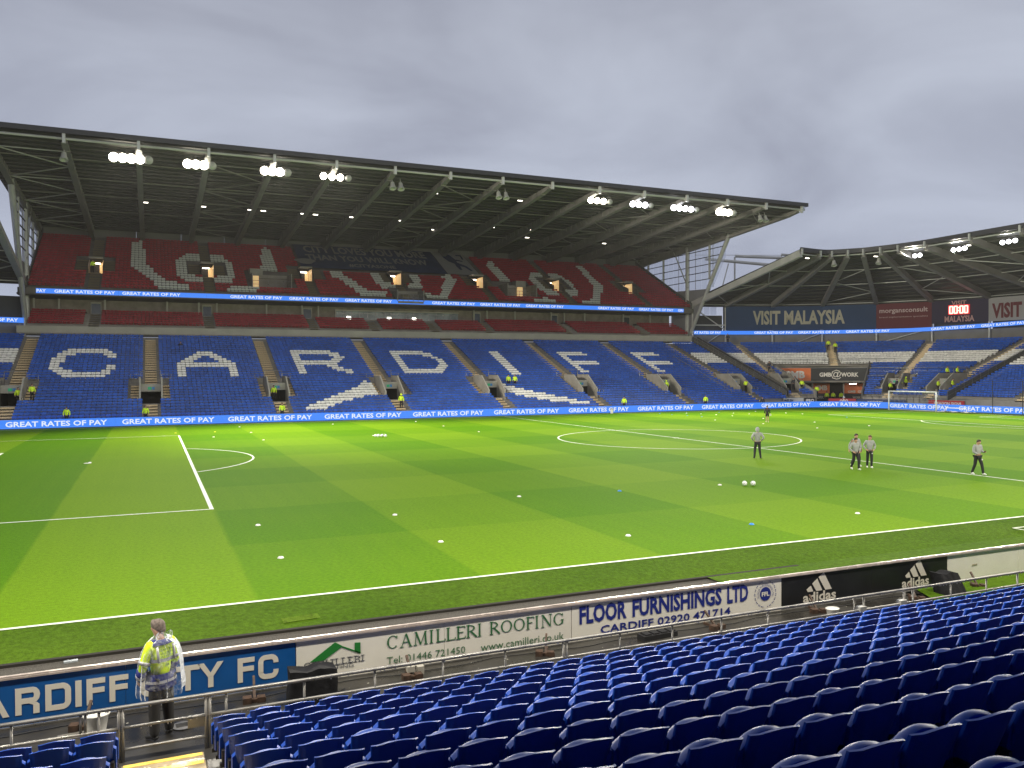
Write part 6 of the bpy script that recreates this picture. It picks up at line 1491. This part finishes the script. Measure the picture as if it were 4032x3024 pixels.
# near steward in a clear poncho over a hi-vis jacket
navy_c = mat('navy_cloth', (.012, .02, .16), .6, noise=(6, .2)); reflect = mat('reflective_tape', (.42, .42, .44), .35, .2)
hv_m = mat('hi_vis_near', (.72, .97, .012), .55, noise=(5, .12), bump=(7, .5, .03))
sx, sy = 14.50, -6.0
hd = facing(sx, sy, .55)+.0
st, P_ = person('steward in a clear rain poncho over a yellow hi-vis jacket standing behind the rail', (sx, sy, GZ), hd, hv_m, mat('charcoal_trousers', (.022, .021, .021), .8), blk_s, grey_hair,
   {'head': (0, .07, 1.63), 'crown': (0, .06, 1.73), 'elL': (-.27, .02, 1.13), 'wrL': (-.25, .14, .92), 'haL': (-.24, .18, .85), 'elR': (.26, .02, 1.14), 'wrR': (.24, .14, .95), 'haR': (.22, .18, .88), 'knL': (-.11, .0, .5), 'anL': (-.13, -.03, .09), 'toL': (-.16, .11, .04), 'knR': (.12, .02, .5), 'anR': (.15, .03, .09), 'toR': (.19, .16, .04)}, 1.80, lw=1.25, headturn=.45)
def ring_at(z_, rx, ry, n_=28, wob=0., ph=0., cx_=0, cy_=0):
    return [(cx_+(rx+wob*math.sin(5*t+ph)+wob*.7*math.sin(11*t+ph*2))*math.cos(t), cy_+(ry+wob*math.sin(7*t+ph)+wob*.6*math.cos(13*t))*math.sin(t), z_+(.02*math.sin(3*t+ph) if wob else 0)) for t in np.linspace(0, 2*pi, n_+1)[:-1]]
# jacket skirt (navy), tapes
mb = MB(); mb.grid([ring_at(1.02, .205, .160), ring_at(.95, .215, .168, wob=.004), ring_at(.80, .235, .18, wob=.008), ring_at(.78, .22, .165)], 0, True); obj('jacket_skirt', mb, navy_c, st, True)
mb = MB(); mb.grid([ring_at(.925, .232, .176), ring_at(.885, .236, .18)], 0, True); mb.grid([ring_at(1.245, .20, .15), ring_at(1.195, .203, .152)], 0, True); obj('reflective_band', mb, reflect, st, True)
mb = MB(); mb.grid([ring_at(1.515, .09, .08), ring_at(1.50, .14, .10), ring_at(1.47, .19, .12), ring_at(1.445, .205, .13)], 0, True); obj('yoke', mb, navy_c, st, True)
for sd_ in (-1, 1):
    A_, B_ = (P_['elL'], P_['wrL']) if sd_ < 0 else (P_['elR'], P_['wrR']); S_ = P_['shL'] if sd_ < 0 else P_['shR']
    mb = MB(); mb.tube([A_.lerp(B_, .25), A_.lerp(B_, 1.0)], [.082, .066], 12); obj('cuff', mb, navy_c, st, True)
    mb = MB(); mb.tube([S_.lerp(A_, .72), S_.lerp(A_, .86)], [.093, .092], 12); mb.tube([A_.lerp(B_, .62), A_.lerp(B_, .8)], [.079, .075], 12); obj('sleeve_tape', mb, reflect, st, True)
    mb = MB(); mb.tube([(sd_*.13, -.12, 1.43), (sd_*.13, -.145, 1.3), (sd_*.12, -.152, 1.2)], .02, 6); obj('shoulder_tape', mb, reflect, st, True)
mb = MB()
for t, z0_, z1_, w in (('SAFETY', 1.365, 1.40, .20), ('SECURITY', 1.315, 1.35, .21), ('SERVICES', 1.265, 1.30, .21), ('104', 1.13, 1.165, .07)): text_on(mb, t, (-w/2, -.168, z0_), (1, 0, 0), (0, 0, 1), w, z1_-z0_, .01)
obj('back_print', mb, mat('print_green', (.02, .12, .03), .6), st)
pon = bpy.data.materials.new('clear_plastic'); pon.use_nodes = True; nt = pon.node_tree; pb = nt.nodes['Principled BSDF']; pb.inputs['Base Color'].default_value = (.75, .78, .82, 1); pb.inputs['Roughness'].default_value = .22
tr = nt.nodes.new('ShaderNodeBsdfTransparent'); mxs = nt.nodes.new('ShaderNodeMixShader'); fz_ = nt.nodes.new('ShaderNodeFresnel'); fz_.inputs[0].default_value = 1.16
tcn = nt.nodes.new('ShaderNodeTexCoord'); wv = nt.nodes.new('ShaderNodeTexNoise'); wv.inputs['Scale'].default_value = 6; wv.inputs['Detail'].default_value = 5; wv.inputs['Distortion'].default_value = 2.5
mp = nt.nodes.new('ShaderNodeMapping'); mp.inputs['Scale'].default_value = (1, 1, .75); nt.links.new(tcn.outputs['Object'], mp.inputs[0]); nt.links.new(mp.outputs[0], wv.inputs['Vector'])
bp = nt.nodes.new('ShaderNodeBump'); bp.inputs['Strength'].default_value = 1; bp.inputs['Distance'].default_value = .05; nt.links.new(wv.outputs[0], bp.inputs['Height']); nt.links.new(bp.outputs[0], pb.inputs['Normal'])
mr = nt.nodes.new('ShaderNodeMapRange'); mr.inputs[1].default_value = .45; mr.inputs[2].default_value = .72; mr.inputs[3].default_value = .04; mr.inputs[4].default_value = .34; nt.links.new(wv.outputs[0], mr.inputs[0])
ad = nt.nodes.new('ShaderNodeMath'); nt.links.new(mr.outputs[0], ad.inputs[0]); nt.links.new(fz_.outputs[0], ad.inputs[1]); ad.use_clamp = True
nt.links.new(ad.outputs[0], mxs.inputs[0]); nt.links.new(tr.outputs[0], mxs.inputs[1]); nt.links.new(pb.outputs[0], mxs.inputs[2]); nt.links.new(mxs.outputs[0], nt.nodes['Material Output'].inputs[0])
mb = MB(); rows_ = [(1.56, .085, .09, .003), (1.53, .10, .10, .004), (1.50, .16, .125, .005), (1.455, .225, .15, .006), (1.36, .285, .175, .010), (1.22, .325, .205, .014), (1.08, .335, .225, .020), (.94, .34, .24, .020), (.82, .345, .25, .024), (.73, .35, .255, .028), (.70, .335, .25, .03)]
mb.grid([ring_at(z_+(.03 if i_ > 7 else 0)*math.sin(i_), rx, ry, 64, wb_, .9+i_*.12) for i_, (z_, rx, ry, wb_) in enumerate(rows_)], 0, True); obj('poncho', mb, pon, st, True)
mb = MB(); mb.grid([ring_at(z_, rx, ry, 24, .006, z_*9, .0, -.10) for z_, rx, ry in ((1.52, .10, .06), (1.55, .13, .085), (1.60, .12, .08), (1.62, .09, .05))], 0, True); obj('poncho_hood', mb, pon, st, True)

# far stewards: three builds, copied
hv_far = mat('hi_vis_far', (.70, .95, .02), .6)
blk_j = mat('dark_jacket', (.02, .022, .03), .7)
def far_proto(top, hood, sit):
    pose = {'elL': (-.27, -.02, 1.14), 'wrL': (-.25, .08, .92), 'haL': (-.25, .1, .84), 'elR': (.26, -.02, 1.14), 'wrR': (.25, .1, .94), 'haR': (.25, .12, .86)} if not sit else {'knL': (-.12, .42, .86), 'anL': (-.12, .45, .45), 'toL': (-.12, .58, .40), 'knR': (.12, .42, .86), 'anR': (.12, .45, .45), 'toR': (.12, .58, .40)}
    return person('x', (0, 0, -50), 0, top, blk_t, blk_s, brown_h, pose, 1.84, 'stewards around the far stands', hood, 1)[0]
protos = [far_proto(hv_far, None, False), far_proto(hv_far, hv_far, False), far_proto(blk_j, None, False)]
FS = [(2.3, 75.3, 2.0, 0, 0, 'standing in the leftmost tunnel mouth of the main stand'), (3.5, 75.3, 2.35, 0, .3, 'standing just right of the leftmost tunnel mouth'),
 (27.0, 75.9, 1.95, 0, 0, 'standing in the tunnel mouth left of the second white wing'), (40.6, 72.0, .9, 1, 0, 'standing at the foot of the gangway under letter R and D'),
 (56.2, 77.2, 3.0, 0, .2, 'left of the two stewards together below letter I'), (57.1, 77.2, 3.0, 0, -.2, 'right of the two stewards together below letter I'),
 (78.8, 75.2, 2.1, 1, 0, 'standing by the tunnel wall below the last letter F'), (92.3, 75.2, 2.1, 0, .3, 'standing beside the grey tunnel wall left of the barrier'),
 (101.7, 81.2, 4.8, 2, 0, 'in dark clothing beside the left end of the orange banner'), (100.8, 74.9, 2.3, 2, .2, 'in dark clothing left of the pair near the corner tunnel rail'),
 (101.4, 73.9, 2.1, 0, 0, 'in yellow on the steps left of the corner tunnel'), (102.6, 72.2, 1.2, 0, .1, 'at the foot of the left corner tunnel wall'),
 (110.0, 77.8, .1, 0, 0, 'left of three stewards inside the corner tunnel'), (110.7, 77.2, .1, 0, 0, 'middle of three stewards inside the corner tunnel'), (111.5, 76.4, .1, 0, .2, 'right of three stewards inside the corner tunnel'),
 (116.4, 84.0, 8.4, 0, 0, 'upper of two stewards on the gangway above the white seats'), (116.6, 82.7, 8.0, 0, .2, 'lower of two stewards on the gangway above the white seats'),
 (115.2, 60.9, 3.9, 0, .8, 'left of two stewards above the right grey tunnel wall'), (115.9, 59.9, 3.9, 0, 1.0, 'right of two stewards above the right grey tunnel wall'),
 (109.3, 65.2, 1.8, 0, .8, 'leftmost of the group left of the training goal'), (110.3, 65.0, 2.1, 2, .8, 'dark-clothed one in the group left of the training goal'), (111.2, 65.2, 2.3, 0, .8, 'third in the group left of the training goal'), (112.4, 65.3, 2.4, 1, 1.0, 'rightmost of the group left of the training goal'),
 (111.0, 58.9, 2.1, 0, 1.0, 'pointing one behind the right post of the training goal'), (112.6, 58.0, 2.2, 0, 1.2, 'inside the right grey tunnel walls behind the goal'),
 (103.6, 93.6, 9.6, 2, 0, 'in black at the top of the seats left of the first banner column')]
FS += [(7.0, 69.6, .2, 0, 0, 'leftmost of those crouching behind the far LED board'), (13.9, 69.6, .2, 0, 0, 'second of those behind the far LED board, by the gangway'), (27.0, 69.6, .2, 0, 0, 'third of those behind the far LED board'), (68.7, 69.6, .2, 0, 0, 'behind the LED board below the first letter F'), (81.1, 69.6, .2, 0, 0, 'behind the LED board left of the corner'), (90.5, 69.6, -.2, 2, 0, 'dark-clothed man behind the LED board near the corner')]
for j, (x, y, z_, kd, turn, lab) in enumerate(FS):
    o = copy_tree(protos[kd]); o.location = (x, y, z_); o.rotation_euler = (0, 0, facing(x, y, pi+turn))
    o['label'] = ('steward in yellow jacket ' if kd != 2 else 'person ')+lab
for p in protos:
    for ch in list(p.children): bpy.data.objects.remove(ch)
    bpy.data.objects.remove(p)
o, _ = person('person in dark clothes sitting alone among blue seats above the letter A', (17.8, 90.2, 7.35), pi, blk_j, blk_t, blk_s, brown_h, {'knL': (-.12, .42, .86), 'anL': (-.12, .45, .45), 'toL': (-.12, .58, .40), 'knR': (.12, .42, .86), 'anR': (.12, .45, .45), 'toR': (.12, .58, .40)}, 1.75, lv=1)
o, _ = person('steward in yellow seen small in the leftmost upper tunnel doorway', (7.6, 101.5, 18.3), pi, hv_far, blk_t, blk_s, brown_h, {}, 1.75, lv=1)
# thin drizzle; haze volume added to stand in for lamp glare and veil
mb = MB(); mb.box(-150, -60, -1.5, 260, 260, 33); hz_ = bpy.data.materials.new('drizzle'); hz_.use_nodes = True; nt = hz_.node_tree
for a in list(nt.nodes): nt.nodes.remove(a)
oo = nt.nodes.new('ShaderNodeOutputMaterial'); pv_ = nt.nodes.new('ShaderNodeVolumePrincipled'); pv_.inputs['Density'].default_value = HAZE; pv_.inputs['Color'].default_value = (.95, .95, .95, 1); pv_.inputs['Anisotropy'].default_value = .3
nt.links.new(pv_.outputs[0], oo.inputs['Volume'])
if HAZE: tag(obj('haze', mb, hz_), kind='stuff')
print('objects', len(bpy.data.objects))
